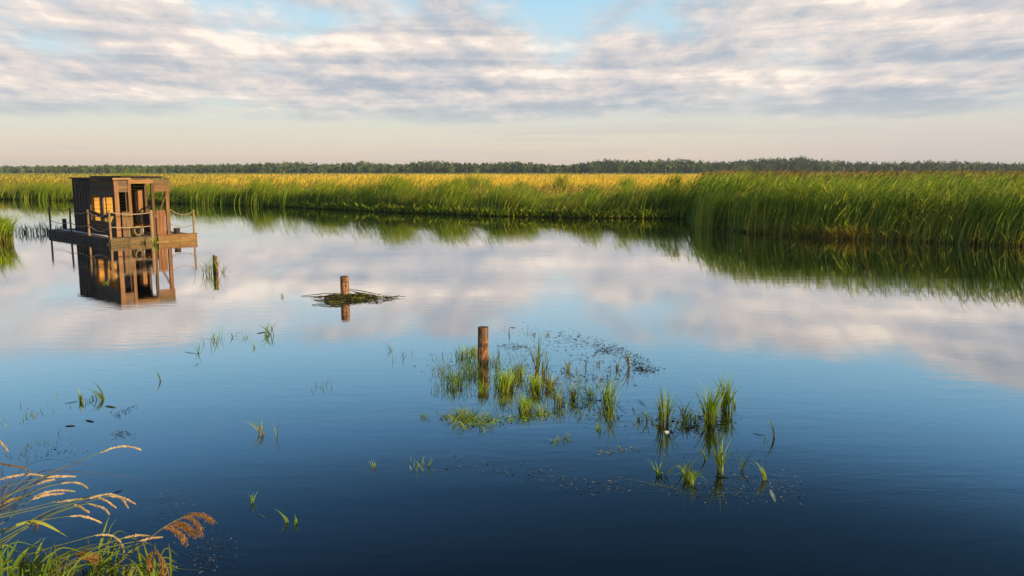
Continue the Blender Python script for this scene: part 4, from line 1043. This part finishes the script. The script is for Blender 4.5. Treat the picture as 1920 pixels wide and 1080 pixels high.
plume([(300, 1130), (320, 1080), (300, 1040), (290, 1030)], [[(290, 1030), (302, 1045), (306, 1062), (308, 1085)], [(285, 1034), (280, 1050), (284, 1070)]], 4.3, 4.4, 'dry brown plume hanging beside the right blades', PC)

# green blades, one object per clump: each leaf a curved, folded blade
def leafy(blist, Y, label, name='bank_grass', cat='grass clump', group='green grass clumps on the near bank'):
    root = at(blist[0][0][0][0], blist[0][0][0][1], Y); parts = []
    for pts, w_, c_ in blist:
        n = 12; yj = random.uniform(-.15, .15)
        Q = poly3([at(q[0], q[1], Y + yj + .06 * i) for i, q in enumerate(pts)], n) - root
        tw = random.uniform(-.6, .6); V = []
        for i in range(n):
            tt = i / (n - 1); d_ = Q[min(i + 1, n - 1)] - Q[max(i - 1, 0)]; d_ /= np.linalg.norm(d_)
            s_ = np.cross(d_, (math.sin(tw + tt), -1, .3)); s_ /= np.linalg.norm(s_); ww = w_ * max(.05, (1 - tt ** 2.2)) * (.6 + .8 * tt * (1 - tt) * 2) / 2
            fold = np.cross(s_, d_) * ww * .5
            V += [Q[i] - s_ * ww + fold, Q[i], Q[i] + s_ * ww + fold]
        V = np.array(V); F = np.array([(k * 3 + j, k * 3 + j + 1, k * 3 + j + 4, k * 3 + j + 3) for k in range(n - 1) for j in range(2)])
        cc = np.array(c_) * random.uniform(.8, 1.2); tg = np.linspace(0, 1, n).repeat(3)[:, None]
        parts.append((V, F, cc[None] * (1 - tg * .15) + np.array([[.10, .06, .0]]) * tg))
    V, F, C = join(parts)
    return tag(mesh_obj(name, V, F, C, M_FOL, loc=tuple(root)), label, cat, group)
def fan(cx, cy, n, wpx, hpx, pal, w_=(.010, .02), lean=.5):
    L_ = []
    for _ in range(n):
        x0 = cx + random.gauss(0, wpx * .4); h = hpx * random.uniform(.45, 1.0); dx_ = random.gauss(.08, lean) * h
        dr = random.random() < .35
        tip = (x0 + dx_, cy - h) if not dr else (x0 + dx_ * 1.6, cy - h * .72)
        L_.append(([(x0, cy), (x0 + dx_ * .15, cy - h * .45), (x0 + dx_ * .55, cy - h * (.85 if not dr else .98)), tip], random.uniform(*w_), random.choice(pal)))
    return L_
LG = [(.12, .23, .02), (.085, .17, .018), (.19, .30, .03), (.06, .13, .015)]
leafy([([(178, 1110), (184, 1060), (190, 1010), (205, 966)], .030, (.22, .36, .03)), ([(200, 1100), (205, 1030), (200, 990), (222, 970)], .010, LG[0]), ([(190, 1090), (192, 1040), (212, 1000), (222, 988), (240, 1003)], .016, LG[1]), ([(160, 1110), (168, 1075), (180, 1050), (182, 1048)], .034, LG[2]),
       ([(205, 1100), (222, 1050), (215, 1020), (195, 1000)], .010, LG[1])] + fan(200, 1105, 18, 34, 110, LG, (.006, .018)), 4.6, 'green clump with the tallest broad blade in the middle of the bank')
leafy([([(268, 1100), (264, 1060), (258, 1030), (256, 1015)], .024, (.2, .33, .03)), ([(290, 1110), (284, 1060), (276, 1040), (268, 1016)], .026, (.18, .32, .03)), ([(325, 1110), (322, 1070), (320, 1040), (316, 1018)], .020, (.22, .36, .03))] + fan(285, 1110, 26, 34, 95, LG, (.006, .016)), 4.5, 'green clump farthest right on the near bank')
leafy([([(8, 1105), (40, 1040), (60, 1025), (78, 1010)], .035, (.13, .26, .03)), ([(60, 1110), (66, 1060), (70, 1030), (84, 1008)], .035, (.22, .38, .05)), ([(10, 1060), (22, 1035), (35, 1010)], .018, LG[0])] + fan(55, 1115, 24, 46, 100, LG, (.010, .026)), 4.3, 'broad leaved green clump in the bottom corner of the bank')
leafy([([(30, 985), (67, 974), (100, 990), (127, 1007)], .022, (.38, .42, .06))], 4.6, 'single yellow green blade arching down across the stalks', 'arching_grass', 'grass clump', 'green grass clumps on the near bank')
leafy(fan(115, 1115, 22, 46, 62, LG, (.006, .018)), 4.3, 'low green clump between the corner and the middle clump')
leafy(fan(-10, 1110, 28, 40, 110, LG, (.008, .022)), 4.3, 'green clump cut by the left edge of the photo')
leafy(fan(100, 1120, 60, 80, 110, LG, (.003, .007), .8), 4.4, 'fine tangled green grass between the broad leaved clumps')
leafy(fan(240, 1115, 34, 34, 66, LG + [(.3, .3, .06)], (.005, .014)), 4.3, 'short mixed clump between the middle and the right clumps')
leafy(fan(150, 1112, 26, 60, 90, [(.04, .05, .02), (.08, .06, .03), (.3, .2, .08)], (.003, .008), .9), 4.5, 'tangle of thin dark dead stems behind the green clumps')
leafy(fan(0, 960, 22, 34, 110, [(.05, .04, .03), (.14, .08, .05)], (.003, .006), 1.0), 5.0, 'dark dead twigs behind the seed heads at the left edge')
# ground cover under them
n = 5200
X = U(-5.4, -1.2, n); Y = U(2.4, 5.0, n); ok = Y < np.interp(X, [-6, -3.9, -2.9, -2.1, -1.2], [5.1, 4.95, 4.75, 4.4, 3.9]); X, Y = X[ok], Y[ok]; n = len(X)
V, F, C = blades(X, Y, .05, U(.12, .42, n), U(.006, .014, n), U(-3.1, 3.1, n), U(.2, 1.0, n), U(0, .4, n), pick(n, GR), pick(n, LG + YG), 4)
tag(mesh_obj('ground_cover', V, F, C, M_FOL), 'short green grass covering the near bank', 'grass', kind='stuff')

# ------------------------------------------------------------------ the air
m, t = new_mat('haze_air')
pv = t.n('ShaderNodeVolumePrincipled'); pv.inputs['Color'].default_value = (.80, .86, .95, 1); pv.inputs['Density'].default_value = .00022; pv.inputs['Anisotropy'].default_value = .2
o_ = t.n('ShaderNodeOutputMaterial'); t.put(o_.inputs['Volume'], pv.outputs[0])
hz = MB().box(-2300, 2300, -420, 1900, -10.5, 24).build('haze', m)
tag(hz, 'thin bluish evening air over the river and the meadow', 'haze', kind='stuff')
